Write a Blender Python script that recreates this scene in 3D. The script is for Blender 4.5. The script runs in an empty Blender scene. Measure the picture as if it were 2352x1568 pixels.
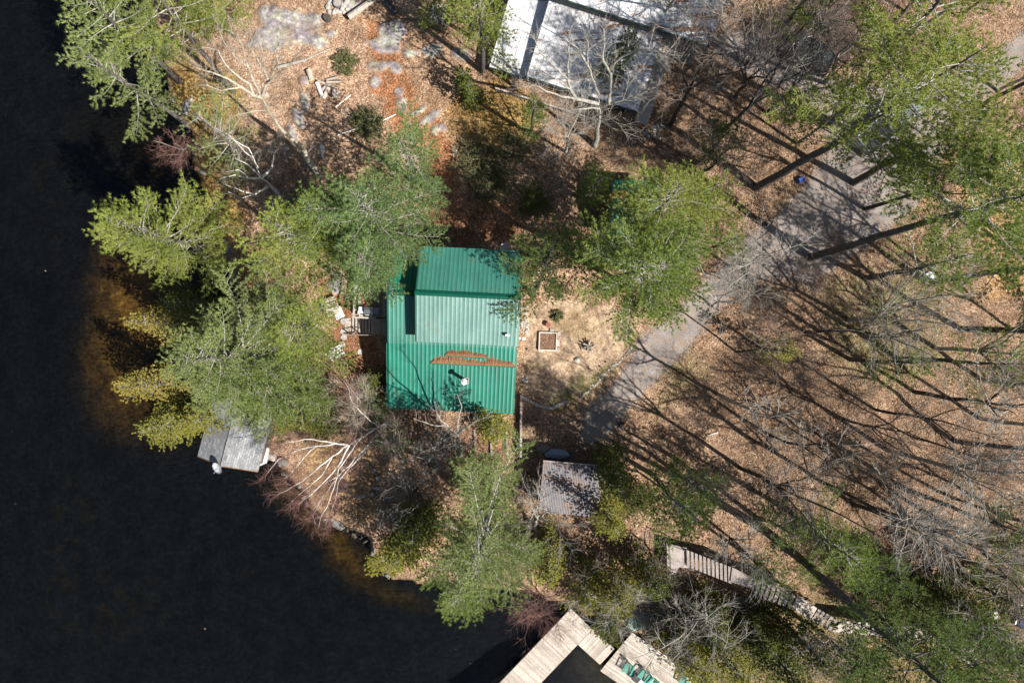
import bpy, bmesh, math, random
import numpy as np
from mathutils import Vector, Matrix
SC = bpy.context.scene
COL = SC.collection
R_ = math.radians
def ordn(i):
    i += 1; return str(i)+('th' if 10 < i % 100 < 14 else {1: 'st', 2: 'nd', 3: 'rd'}.get(i % 10, 'th'))

# ------------------------------------------------------------------ camera, sky, sun
HC = 56.0                                   # drone height above the lake
cd = bpy.data.cameras.new('camera'); cam = bpy.data.objects.new('camera', cd); COL.objects.link(cam)
cd.lens = 24.0; cd.sensor_width = 36.0; cd.clip_end = 2000; cd.clip_start = 0.5
cam.location = (0, 0, HC); cam.rotation_euler = (0, 0, 0)
SC.camera = cam
SUN_DIR = Vector((0.84, -0.54, 0)).normalized(); SUN_EL = R_(47)
w = bpy.data.worlds.new("World"); SC.world = w; w.use_nodes = True
nt = w.node_tree; bg = nt.nodes['Background']
sk = nt.nodes.new('ShaderNodeTexSky'); sk.sky_type = 'NISHITA'; sk.sun_disc = False
sk.sun_elevation = SUN_EL; sk.sun_rotation = math.atan2(SUN_DIR.x, SUN_DIR.y)
nt.links.new(sk.outputs[0], bg.inputs[0]); bg.inputs[1].default_value = 0.05
sl = bpy.data.lights.new('sun', 'SUN'); so = bpy.data.objects.new('sun', sl); COL.objects.link(so)
sl.energy = 5.0; sl.angle = R_(0.5); sl.color = (1.0, 0.95, 0.87)
sv = Vector((SUN_DIR.x*math.cos(SUN_EL), SUN_DIR.y*math.cos(SUN_EL), math.sin(SUN_EL)))
so.rotation_euler = sv.to_track_quat('Z', 'Y').to_euler(); so.location = sv*90
SC.view_settings.view_transform = 'Standard'; SC.view_settings.look = 'None'
SC.view_settings.gamma = 1.0; SC.view_settings.exposure = 0.85
SC.cycles.max_bounces = 5; SC.cycles.diffuse_bounces = 2; SC.cycles.glossy_bounces = 2
SC.cycles.transparent_max_bounces = 6; SC.cycles.transmission_bounces = 2
SC.cycles.caustics_reflective = False; SC.cycles.caustics_refractive = False

# ------------------------------------------------------------------ coordinates
# map units: 28 to a metre at lake level, origin of the world under the camera
def at(px, py, z=0.0):
    s = (HC - z)/HC/28.0
    return Vector(((px-1176)*s, (784-py)*s, z))

SHORE = [(330,-900),(330,-60),(335,0),(350,80),(385,165),(402,250),(430,300),(443,370),(466,400),(470,460),(498,512),
 (520,560),(526,610),(550,680),(548,720),(500,770),(450,820),(430,880),(450,940),(510,985),(580,1010),(612,1040),(640,1075),(690,1130),
 (720,1178),(780,1208),(838,1240),(862,1290),(895,1320),(960,1332),(1060,1350),(1160,1345),(1290,1388),(1400,1420),(1446,1440),
 (1480,1475),(1510,1520),(1560,1570),(1620,1700),(1700,2600)]
SH = np.array([( (x-1176)/28.0, (784-y)/28.0) for x, y in SHORE])
def seg_dist(P, A, B):
    d = B-A; L = (d*d).sum(); t = np.clip(((P-A)@d)/L, 0, 1)
    q = A + t[:, None]*d
    return np.hypot(P[:, 0]-q[:, 0], P[:, 1]-q[:, 1])
LANDPOLY = np.vstack([SH, [[900, -900], [900, 900], [SH[0][0], 900]]])
def inside(P, poly):
    r = np.zeros(len(P), bool); n = len(poly); x, y = P[:, 0], P[:, 1]
    for i in range(n):
        x1, y1 = poly[i]; x2, y2 = poly[(i+1) % n]
        if y1 == y2: continue
        c = ((y1 > y) != (y2 > y)) & (x < (x2-x1)*(y-y1)/(y2-y1)+x1)
        r ^= c
    return r
def hash2(ix, iy, s):
    v = np.sin(ix*127.1 + iy*311.7 + s*74.7)*43758.5453
    return v-np.floor(v)
def vnoise(x, y, s=0):
    ix, iy = np.floor(x), np.floor(y); fx, fy = x-ix, y-iy
    fx = fx*fx*(3-2*fx); fy = fy*fy*(3-2*fy)
    a = hash2(ix, iy, s); b = hash2(ix+1, iy, s); c = hash2(ix, iy+1, s); d = hash2(ix+1, iy+1, s)
    return (a*(1-fx)+b*fx)*(1-fy) + (c*(1-fx)+d*fx)*fy
def fbm(x, y, s=0, o=4):
    r = 0; a = 0.5; f = 1.0
    for i in range(o):
        r = r + a*vnoise(x*f, y*f, s+i*3.1); a *= 0.5; f *= 2.03
    return r/(1-0.5**o)
def shore_sd(P):
    Q = P + np.stack([fbm(P[:, 0]*0.5, P[:, 1]*0.5, 5)-0.5, fbm(P[:, 0]*0.5, P[:, 1]*0.5, 9)-0.5], 1)*1.4
    d = np.full(len(P), 1e9)
    for i in range(len(SH)-1): d = np.minimum(d, seg_dist(Q, SH[i], SH[i+1]))
    ins = inside(Q, LANDPOLY)
    return np.where(ins, d, -d)
# bare rock outcrops: map x, y, half sizes, turn
ROCKS = [(672,52,66,28,12),(640,88,56,26,-10),(722,92,26,14,30),(690,70,50,30,0),(904,78,30,22,20),(886,112,32,14,10),(996,124,24,17,-5),(861,158,12,10,0),(881,160,10,14,25),
 (908,156,16,13,30),(865,192,12,13,20),(918,216,7,10,0),(922,246,12,17,-20),(968,258,18,6,-30),(990,276,20,10,-38),(1000,303,8,12,0),(1045,350,3,9,0),
 (700,232,7,20,-15),(684,272,9,20,-20),(668,305,10,20,-20),(654,345,7,18,-10),(700,185,12,8,0),(1120,22,14,18,0),(760,80,10,7,0),(945,128,16,9,0),
 (805,18,30,14,0),(412,232,10,16,20),(436,258,7,12,10),(425,222,5,10,0),(770,655,15,14,0),(1060,130,24,13,10),(1018,300,6,6,0)]
RW = []
for x, y, a, b, t in ROCKS:
    c = at(x, y, 2.0); RW.append((c.x, c.y, a/29.0, b/29.0, R_(-t)))
def rock_mask(x, y):
    m = np.zeros_like(x)
    n = fbm(x*1.1, y*1.1, 31, 5)*1.5-0.75
    for cx, cy, a, b, t in RW:
        dx, dy = x-cx, y-cy
        u = (dx*math.cos(t)+dy*math.sin(t))/a; v = (-dx*math.sin(t)+dy*math.cos(t))/b
        m = np.maximum(m, 1.22-np.sqrt(u*u+v*v)+n*0.9)
    return np.clip(m*4, 0, 1)
def heights(x, y, sd=None):
    P = np.stack([x, y], 1)
    if sd is None: sd = shore_sd(P)
    up = np.clip(sd, 0, None)
    land = 0.45*np.clip(up/0.5, 0, 1) + 1.6*(1-np.exp(-up/9.0)) + 0.03*np.minimum(up, 60)
    bed = -0.15 + np.maximum(sd, -30)*0.22
    z = np.where(sd > 0, land + (fbm(x*0.25, y*0.25, 2)-0.5)*0.5*np.clip(up/3, 0, 1) + (fbm(x*1.5, y*1.5, 8)-0.5)*0.12*np.clip(up, 0, 1), bed)
    return z + rock_mask(x, y)*0.16*(sd > 0)*(0.6+0.8*fbm(x*2, y*2, 44))
def gz(x, y): return float(heights(np.array([x]), np.array([y]))[0])
def G(px, py, dz=0.0):
    z = 2.0
    for i in range(4):
        p = at(px, py, z); z = gz(p.x, p.y)+dz
    p = at(px, py, z); return p
def GW(px, py):
    p = G(px, py); return Vector((p.x, p.y, max(p.z, -0.6)))

# ------------------------------------------------------------------ materials
MAT = {}
def newmat(name):
    m = bpy.data.materials.new(name); m.use_nodes = True; MAT[name] = m
    return m, m.node_tree, m.node_tree.nodes['Principled BSDF']
def N(nt, t, **k):
    n = nt.nodes.new(t)
    for a, b in k.items(): setattr(n, a, b)
    return n
def ramp(nt, fac, stops):
    r = nt.nodes.new('ShaderNodeValToRGB'); e = r.color_ramp.elements
    while len(e) < len(stops): e.new(0.5)
    for i, (p, c) in enumerate(stops):
        e[i].position = p; e[i].color = (c[0], c[1], c[2], 1)
    nt.links.new(fac, r.inputs[0]); return r.outputs[0]
def tex(nt, kind, scale, vec, detail=3, rough=0.6):
    t = nt.nodes.new('ShaderNodeTex'+kind)
    t.inputs['Scale'].default_value = scale
    if kind == 'Noise': t.inputs['Detail'].default_value = detail; t.inputs['Roughness'].default_value = rough
    nt.links.new(vec, t.inputs['Vector']); return t
def mul(nt, a, b, fac=1.0, mode='MULTIPLY'):
    m = nt.nodes.new('ShaderNodeMix'); m.data_type = 'RGBA'; m.blend_type = mode
    for s, v in ((0, fac), (6, a), (7, b)):
        if hasattr(v, 'links') or isinstance(v, bpy.types.NodeSocket): nt.links.new(v, m.inputs[s])
        else: m.inputs[s].default_value = v if s == 0 else (v[0], v[1], v[2], 1)
    return m.outputs[2]
def pos(nt):
    return nt.nodes.new('ShaderNodeNewGeometry').outputs['Position']
def objc(nt):
    return nt.nodes.new('ShaderNodeTexCoord').outputs['Object']
def bump(nt, h, bs, strength=0.4, dist=0.03):
    b = nt.nodes.new('ShaderNodeBump'); b.inputs['Strength'].default_value = strength; b.inputs['Distance'].default_value = dist
    nt.links.new(h, b.inputs['Height']); nt.links.new(b.outputs[0], bs.inputs['Normal'])
def noisy(name, c1, c2, scale=3.0, rough=0.8, fine=None, spec=0.3, bmp=0.2, metal=0.0, stretch=None):
    m, nt, bs = newmat(name); v = pos(nt)
    if stretch:
        mp = N(nt, 'ShaderNodeMapping'); mp.inputs['Scale'].default_value = stretch; nt.links.new(objc(nt), mp.inputs[0]); v = mp.outputs[0]
    t = tex(nt, 'Noise', scale, v, 5, 0.65)
    c = ramp(nt, t.outputs[0], [(0.32, c1), (0.68, c2)])
    if 'wood' in name:
        isl = N(nt, 'ShaderNodeNewGeometry'); c = mul(nt, c, ramp(nt, isl.outputs['Random Per Island'], [(0.0, (.74, .73, .72)), (1.0, (1.2, 1.2, 1.2))]))
    if fine:
        t2 = tex(nt, 'Noise', fine, v, 2)
        c = mul(nt, c, ramp(nt, t2.outputs[0], [(0.35, (0.55, 0.55, 0.55)), (0.62, (1.25, 1.25, 1.25))]))
    nt.links.new(c, bs.inputs['Base Color']); bs.inputs['Roughness'].default_value = rough
    bs.inputs['Specular IOR Level'].default_value = spec; bs.inputs['Metallic'].default_value = metal
    if bmp: bump(nt, t.outputs[0], bs, bmp, 0.02)
    return m
def plain(name, c, rough=0.6, spec=0.4, metal=0.0):
    return noisy(name, [v*0.88 for v in c], [v*1.1 for v in c], 6.0, rough, None, spec, 0.0, metal)

def foliage_mat(name, c1, c2, trans=0.35):
    m, nt, bs = newmat(name); v = pos(nt)
    t = tex(nt, 'Noise', 1.1, v, 4, 0.7); t2 = tex(nt, 'Noise', 9.0, v, 2)
    c = ramp(nt, t.outputs[0], [(0.35, c1), (0.65, c2)])
    c = mul(nt, c, ramp(nt, t2.outputs[0], [(0.3, (0.75, 0.78, 0.75)), (0.7, (1.3, 1.25, 1.15))]))
    nt.links.new(c, bs.inputs['Base Color']); bs.inputs['Roughness'].default_value = 0.65; bs.inputs['Specular IOR Level'].default_value = 0.25
    tr = N(nt, 'ShaderNodeBsdfTranslucent'); nt.links.new(c, tr.inputs[0])
    mx = N(nt, 'ShaderNodeMixShader'); mx.inputs[0].default_value = trans
    nt.links.new(bs.outputs[0], mx.inputs[1]); nt.links.new(tr.outputs[0], mx.inputs[2])
    nt.links.new(mx.outputs[0], nt.nodes['Material Output'].inputs[0])
    return m
foliage_mat('pine', (.15, .22, .05), (.25, .32, .075))
foliage_mat('pine_yellow', (.21, .26, .055), (.33, .38, .09))
foliage_mat('pine_blue', (.135, .215, .08), (.235, .32, .115))
foliage_mat('pine_dark', (.09, .145, .04), (.165, .22, .06))
foliage_mat('pine_grey', (.19, .25, .09), (.30, .35, .13))
foliage_mat('cedar', (.20, .21, .03), (.33, .31, .07))
foliage_mat('cedar_green', (.085, .115, .02), (.17, .19, .038))
foliage_mat('cedar_gold', (.27, .235, .045), (.42, .35, .10))
foliage_mat('olive_leaf', (.12, .135, .06), (.20, .20, .09))
noisy('bark_pine', (.07, .06, .055), (.16, .145, .135), 4, 0.95, 20, 0.1, 0.6)
noisy('bark_dark', (.055, .048, .042), (.12, .105, .095), 4, 0.95, 20, 0.1, 0.6)
noisy('bark_grey', (.24, .23, .20), (.44, .42, .37), 3, 0.9, 16, 0.15, 0.5)
noisy('bark_pale', (.33, .295, .235), (.52, .47, .38), 3, 0.9, 16, 0.15, 0.4)
noisy('birch', (.58, .55, .51), (.82, .79, .74), 3, 0.7, None, 0.3, 0.3)
noisy('twig_brown', (.15, .115, .095), (.28, .225, .19), 2, 0.9)
noisy('twig_dark', (.085, .07, .06), (.18, .15, .13), 2, 0.9)
noisy('twig_red', (.20, .10, .085), (.33, .19, .16), 2, 0.9)
noisy('twig_grey', (.27, .25, .22), (.42, .39, .35), 2, 0.9)
noisy('twig_beige', (.30, .25, .20), (.44, .375, .31), 2, 0.9)
noisy('deck_wood', (.30, .265, .225), (.46, .41, .36), 5, 0.85, 30, 0.2, 0.2)
noisy('dock_wood', (.42, .365, .31), (.58, .51, .445), 1.2, 0.8, 25, 0.2, 0.15)
noisy('grey_wood', (.27, .235, .22), (.40, .35, .33), 2, 0.85, 25, 0.2, 0.2)
noisy('dark_wood', (.05, .045, .04), (.10, .09, .085), 3, 0.8)
noisy('siding_brown', (.11, .085, .065), (.16, .125, .10), 3, 0.85)
noisy('siding_grey', (.16, .165, .16), (.23, .235, .225), 3, 0.85)
noisy('log_wood', (.34, .28, .22), (.58, .50, .42), 6, 0.9, 25)
noisy('log_end', (.55, .42, .20), (.72, .60, .33), 6, 0.9)
noisy('stone', (.30, .28, .26), (.52, .48, .44), 6, 0.9, 20)
noisy('stone_dark', (.12, .115, .11), (.24, .23, .22), 6, 0.9, 20)
noisy('needles_rust', (.14, .07, .035), (.29, .155, .09), 9, 0.95, 40, 0.1, 0.5)
noisy('soil', (.15, .085, .055), (.30, .19, .13), 7, 0.95, 30, 0.1, 0.6)
plain('white_paint', (.80, .79, .77), 0.5); plain('white_metal', (.78, .80, .82), 0.3, 0.5)
plain('black_metal', (.02, .02, .022), 0.4, 0.5); plain('steel', (.42, .44, .47), 0.28, 0.5, 0.85)
plain('glass_dark', (.03, .04, .045), 0.08, 0.6); plain('rubber', (.02, .02, .02), 0.8)
plain('chair_green', (.02, .26, .19), 0.4); plain('red_plastic', (.50, .10, .09), 0.5); plain('yellow_plastic', (.80, .55, .10), 0.5)
plain('fascia_green', (.02, .13, .09), 0.5); plain('fascia_dark', (.03, .06, .05), 0.5)
plain('silver_paint', (.42, .47, .56), 0.25, 0.6, 0.4); plain('black_paint', (.012, .013, .016), 0.15, 0.6); plain('blue_paint', (.01, .025, .09), 0.2, 0.6)
plain('skin', (.50, .31, .23), 0.6); plain('jacket', (.035, .035, .045), 0.8); plain('hair', (.06, .04, .03), 0.8)
plain('jeans', (.05, .07, .11), 0.85); plain('tarp', (.26, .30, .38), 0.5); plain('lamp_red', (.4, .02, .02), 0.3); plain('blue_plastic', (.05, .10, .40), 0.5)

def roof_green(name, pale):  # pale: mostly sun and sky sheen painted into the roof colour
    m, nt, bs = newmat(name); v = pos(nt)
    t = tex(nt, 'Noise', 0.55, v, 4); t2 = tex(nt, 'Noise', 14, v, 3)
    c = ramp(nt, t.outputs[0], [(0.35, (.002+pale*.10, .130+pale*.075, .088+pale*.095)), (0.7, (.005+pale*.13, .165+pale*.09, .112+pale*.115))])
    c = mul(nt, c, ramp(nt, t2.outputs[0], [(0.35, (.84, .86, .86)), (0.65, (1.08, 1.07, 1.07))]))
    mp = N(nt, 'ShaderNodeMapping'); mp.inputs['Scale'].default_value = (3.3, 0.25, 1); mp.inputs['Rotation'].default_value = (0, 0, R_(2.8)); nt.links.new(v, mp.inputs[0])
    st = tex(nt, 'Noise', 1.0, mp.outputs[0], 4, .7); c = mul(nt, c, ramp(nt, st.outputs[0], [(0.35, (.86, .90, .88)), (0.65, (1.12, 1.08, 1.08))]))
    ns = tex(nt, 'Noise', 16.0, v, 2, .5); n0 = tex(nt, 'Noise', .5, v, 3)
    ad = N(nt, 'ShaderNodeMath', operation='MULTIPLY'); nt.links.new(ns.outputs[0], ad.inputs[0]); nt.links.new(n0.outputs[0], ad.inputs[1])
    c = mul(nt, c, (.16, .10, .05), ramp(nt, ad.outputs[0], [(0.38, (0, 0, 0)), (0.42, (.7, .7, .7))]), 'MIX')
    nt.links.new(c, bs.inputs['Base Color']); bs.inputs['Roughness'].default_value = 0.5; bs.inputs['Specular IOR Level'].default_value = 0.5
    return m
roof_green('roof_green', 0.0); roof_green('roof_green_sheen', 1.0); roof_green('roof_green_soft_sheen', 0.30)
plain('cap_green', (.004, .13, .085), 0.45)
def white_roof_mat():
    m, nt, bs = newmat('roof_white'); v = pos(nt)
    t = tex(nt, 'Noise', 1.2, v, 5, 0.7)
    mp = N(nt, 'ShaderNodeMapping'); mp.inputs['Rotation'].default_value = (0, 0, R_(17)); mp.inputs['Scale'].default_value = (0.5, 4.0, 1.0)
    nt.links.new(v, mp.inputs[0]); st = tex(nt, 'Noise', 1.0, mp.outputs[0], 4, 0.6)
    c = ramp(nt, t.outputs[0], [(0.3, (.50, .50, .52)), (0.65, (.70, .70, .72))])
    # drifts of needles caught by the laps, thick towards the eaves and under the oak
    sp = N(nt, 'ShaderNodeSeparateXYZ'); nt.links.new(v, sp.inputs[0])
    g = N(nt, 'ShaderNodeMath', operation='MULTIPLY_ADD'); nt.links.new(sp.outputs[0], g.inputs[0]); g.inputs[1].default_value = 0.007; g.inputs[2].default_value = -0.06
    a = N(nt, 'ShaderNodeMath', operation='ADD'); nt.links.new(st.outputs[0], a.inputs[0]); nt.links.new(g.outputs[0], a.inputs[1])
    msk = ramp(nt, a.outputs[0], [(0.56, (0, 0, 0)), (0.60, (1, 1, 1))])
    c2 = mul(nt, c, (.30, .16, .09), msk, 'MIX')
    nt.links.new(c2, bs.inputs['Base Color']); bs.inputs['Roughness'].default_value = 0.5
white_roof_mat()
def corr_mat():
    m, nt, bs = newmat('roof_corrugated'); v = pos(nt)
    t = tex(nt, 'Noise', 0.9, v, 5, 0.7)
    c = ramp(nt, t.outputs[0], [(0.3, (.085, .078, .088)), (0.5, (.14, .13, .145)), (0.58, (.13, .085, .065)), (0.70, (.17, .13, .12))])
    nt.links.new(c, bs.inputs['Base Color']); bs.inputs['Roughness'].default_value = 0.6
corr_mat()
def shingle_mat():
    m, nt, bs = newmat('shingle'); v = objc(nt)
    b = N(nt, 'ShaderNodeTexBrick'); b.inputs['Scale'].default_value = 1.0
    b.inputs['Brick Width'].default_value = 0.33; b.inputs['Row Height'].default_value = 0.16; b.inputs['Mortar Size'].default_value = 0.008
    b.inputs['Color1'].default_value = (.16, .165, .175, 1); b.inputs['Color2'].default_value = (.27, .275, .285, 1); b.inputs['Mortar'].default_value = (.07, .07, .075, 1)
    mp = N(nt, 'ShaderNodeMapping'); mp.inputs['Rotation'].default_value = (0, 0, R_(90)); nt.links.new(v, mp.inputs[0]); nt.links.new(mp.outputs[0], b.inputs[0])
    p = pos(nt); t = tex(nt, 'Noise', 1.5, p, 4, .7); t3 = tex(nt, 'Voronoi', 5.0, p)
    c = mul(nt, b.outputs[0], ramp(nt, t.outputs[0], [(0.3, (.75, .75, .75)), (0.7, (1.25, 1.25, 1.25))]))
    c = mul(nt, c, (.50, .48, .42), ramp(nt, t3.outputs['Distance'], [(0.08, (1, 1, 1)), (0.13, (0, 0, 0))]), 'MIX')
    sp = N(nt, 'ShaderNodeTexCoord'); 
    t4 = tex(nt, 'Noise', 0.8, p, 4, .7)
    c = mul(nt, c, (.20, .10, .05), ramp(nt, t4.outputs[0], [(0.60, (0, 0, 0)), (0.68, (.8, .8, .8))]), 'MIX')
    nt.links.new(c, bs.inputs['Base Color']); bs.inputs['Roughness'].default_value = 0.8
shingle_mat()

def ground_mat(name, drive=False):
    m, nt, bs = newmat(name); v = pos(nt)
    at_ = N(nt, 'ShaderNodeAttribute'); at_.attribute_name = 'zone'
    rk = N(nt, 'ShaderNodeAttribute'); rk.attribute_name = 'hard'
    wv = tex(nt, 'Noise', 5.0, v, 2); vv = mul(nt, v, wv.outputs['Color'], 0.25, 'ADD')
    vo = tex(nt, 'Voronoi', 15.0, vv)
    sep = N(nt, 'ShaderNodeSeparateColor'); nt.links.new(vo.outputs['Color'], sep.inputs[0])
    leaf = ramp(nt, sep.outputs[0], [(0.0, (.30, .235, .20)), (0.3, (.54, .48, .43)), (0.6, (.84, .78, .73)), (0.88, (1.15, 1.13, 1.10)), (1.0, (1.5, 1.58, 1.62))])
    n1 = tex(nt, 'Noise', 0.7, v, 5, .65)
    patch = ramp(nt, n1.outputs[0], [(0.28, (.50, .46, .42)), (0.5, (.95, .93, .91)), (0.72, (1.25, 1.24, 1.24))])
    n3 = tex(nt, 'Noise', 2.4, v, 6, .75)
    patch = mul(nt, patch, ramp(nt, n3.outputs[0], [(0.3, (.55, .50, .46)), (0.55, (1.05, 1.04, 1.03)), (0.75, (1.25, 1.27, 1.3))]))
    n2 = tex(nt, 'Noise', 2.6, v, 4, .7)
    rockc = ramp(nt, n2.outputs[0], [(0.25, (.35, .33, .35)), (0.5, (.74, .72, .76)), (0.66, (1.15, 1.2, 1.05))])
    fac = mul(nt, leaf, rockc, rk.outputs['Fac'], 'MIX')
    c = mul(nt, mul(nt, at_.outputs['Color'], fac), patch)
    nt.links.new(c, bs.inputs['Base Color']); bs.inputs['Roughness'].default_value = 0.95; bs.inputs['Specular IOR Level'].default_value = 0.1
    bump(nt, sep.outputs[1], bs, 0.5, 0.04)
    return m
ground_mat('ground')
def drive_mat():
    m, nt, bs = newmat('gravel'); v = pos(nt)
    a = N(nt, 'ShaderNodeAttribute'); a.attribute_name = 'edge'
    t = tex(nt, 'Noise', 0.45, v, 5, .65); t2 = tex(nt, 'Noise', 11.0, v, 3, .7); t3 = tex(nt, 'Noise', 2.2, v, 5, .7)
    c = ramp(nt, t.outputs[0], [(0.3, (.20, .18, .168)), (0.7, (.33, .305, .29))])
    c = mul(nt, c, ramp(nt, t2.outputs[0], [(0.35, (.72, .70, .68)), (0.65, (1.25, 1.25, 1.27))]))
    c = mul(nt, c, (.24, .165, .115), ramp(nt, t3.outputs[0], [(0.46, (0, 0, 0)), (0.66, (.8, .8, .8))]), 'MIX')
    t6 = tex(nt, 'Noise', 1.1, v, 6, .75)
    c = mul(nt, c, ramp(nt, t6.outputs[0], [(0.3, (.72, .72, .74)), (0.7, (1.22, 1.2, 1.18))]))
    nt.links.new(c, bs.inputs['Base Color']); bs.inputs['Roughness'].default_value = 0.95; bs.inputs['Specular IOR Level'].default_value = 0.1
    bump(nt, t2.outputs[0], bs, 0.5, 0.03)
    s = N(nt, 'ShaderNodeMath', operation='ADD'); nt.links.new(a.outputs['Fac'], s.inputs[0]); nt.links.new(t3.outputs[0], s.inputs[1])
    t5 = tex(nt, 'Noise', 9.0, v, 2)
    s2 = N(nt, 'ShaderNodeMath', operation='MULTIPLY_ADD'); nt.links.new(t5.outputs[0], s2.inputs[0]); s2.inputs[1].default_value = 0.7; nt.links.new(s.outputs[0], s2.inputs[2])
    g = N(nt, 'ShaderNodeMath', operation='GREATER_THAN'); nt.links.new(s2.outputs[0], g.inputs[0]); g.inputs[1].default_value = 1.46
    tr = N(nt, 'ShaderNodeBsdfTransparent'); mx = N(nt, 'ShaderNodeMixShader')
    nt.links.new(g.outputs[0], mx.inputs[0]); nt.links.new(tr.outputs[0], mx.inputs[1]); nt.links.new(bs.outputs[0], mx.inputs[2])
    nt.links.new(mx.outputs[0], nt.nodes['Material Output'].inputs[0])
drive_mat()
def water_mat():
    m, nt, bs = newmat('water'); v = pos(nt)
    g = N(nt, 'ShaderNodeBsdfGlossy'); g.inputs['Roughness'].default_value = 0.08
    tr = N(nt, 'ShaderNodeBsdfTransparent'); tr.inputs[0].default_value = (.82, .80, .72, 1)
    fr = N(nt, 'ShaderNodeFresnel'); fr.inputs[0].default_value = 1.33
    mp = N(nt, 'ShaderNodeMapping'); mp.inputs['Rotation'].default_value = (0, 0, R_(35)); mp.inputs['Scale'].default_value = (1, 2.6, 1)
    nt.links.new(v, mp.inputs[0]); t = tex(nt, 'Noise', 1.6, mp.outputs[0], 5, .6)
    b = N(nt, 'ShaderNodeBump'); b.inputs['Strength'].default_value = 0.8; b.inputs['Distance'].default_value = 0.10
    nt.links.new(t.outputs[0], b.inputs['Height'])
    for n in (g, fr): nt.links.new(b.outputs[0], n.inputs['Normal'])
    mx = N(nt, 'ShaderNodeMixShader'); nt.links.new(fr.outputs[0], mx.inputs[0]); nt.links.new(tr.outputs[0], mx.inputs[1]); nt.links.new(g.outputs[0], mx.inputs[2])
    nt.links.new(mx.outputs[0], nt.nodes['Material Output'].inputs[0])
water_mat()
def litter_mat():
    m, nt, bs = newmat('litter'); v = pos(nt)
    t = tex(nt, 'Voronoi', 7.0, v); s = N(nt, 'ShaderNodeSeparateColor'); nt.links.new(t.outputs['Color'], s.inputs[0])
    c = ramp(nt, s.outputs[0], [(0, (.13, .07, .038)), (.4, (.26, .155, .09)), (.75, (.41, .28, .18)), (1, (.58, .47, .35))])
    nt.links.new(c, bs.inputs['Base Color']); bs.inputs['Roughness'].default_value = 0.8; bs.inputs['Specular IOR Level'].default_value = 0.2
litter_mat()

# ------------------------------------------------------------------ mesh helpers
def mesh_np(name, V, F, k, mat, parent=None):
    """V (n,3), F (m,k) integer faces."""
    me = bpy.data.meshes.new(name); n, m = len(V), len(F)
    me.vertices.add(n); me.vertices.foreach_set('co', np.ascontiguousarray(V, np.float32).ravel())
    me.loops.add(m*k); me.loops.foreach_set('vertex_index', np.ascontiguousarray(F, np.int32).ravel())
    me.polygons.add(m); me.polygons.foreach_set('loop_start', np.arange(0, m*k, k, dtype=np.int32))
    me.update(calc_edges=True); me.materials.append(MAT[mat])
    o = bpy.data.objects.new(name, me); COL.objects.link(o)
    if parent: o.parent = parent
    return o
def tubes(P0, P1, r0, r1, k=5):
    P0 = np.asarray(P0, float); P1 = np.asarray(P1, float); r0 = np.asarray(r0, float); r1 = np.asarray(r1, float)
    n = len(P0); d = P1-P0; d /= np.linalg.norm(d, axis=1)[:, None]+1e-9
    h = np.where(np.abs(d[:, 2:3]) < 0.9, np.array([[0, 0, 1.0]]), np.array([[1.0, 0, 0]]))
    a = np.cross(d, h); a /= np.linalg.norm(a, axis=1)[:, None]; b = np.cross(d, a)
    V = np.zeros((n, 2*k, 3))
    for i in range(k):
        c, s = math.cos(2*math.pi*i/k), math.sin(2*math.pi*i/k); u = a*c+b*s
        V[:, i] = P0+u*r0[:, None]; V[:, k+i] = P1+u*r1[:, None]
    F = np.array([[i, (i+1) % k, k+(i+1) % k, k+i] for i in range(k)])
    F = (F[None]+(np.arange(n)*2*k)[:, None, None]).reshape(-1, 4)
    return V.reshape(-1, 3), F
def empty(name, loc, label=None, cat=None, group=None, rz=0.0):
    o = bpy.data.objects.new(name, None); COL.objects.link(o); o.empty_display_size = 0.2
    o.location = loc; o.rotation_euler = (0, 0, rz); tag(o, label, cat, group); return o
def tag(o, label=None, cat=None, group=None, kind=None):
    if label: o['label'] = label
    if cat: o['category'] = cat
    if group: o['group'] = group
    if kind: o['kind'] = kind
    return o
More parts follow.
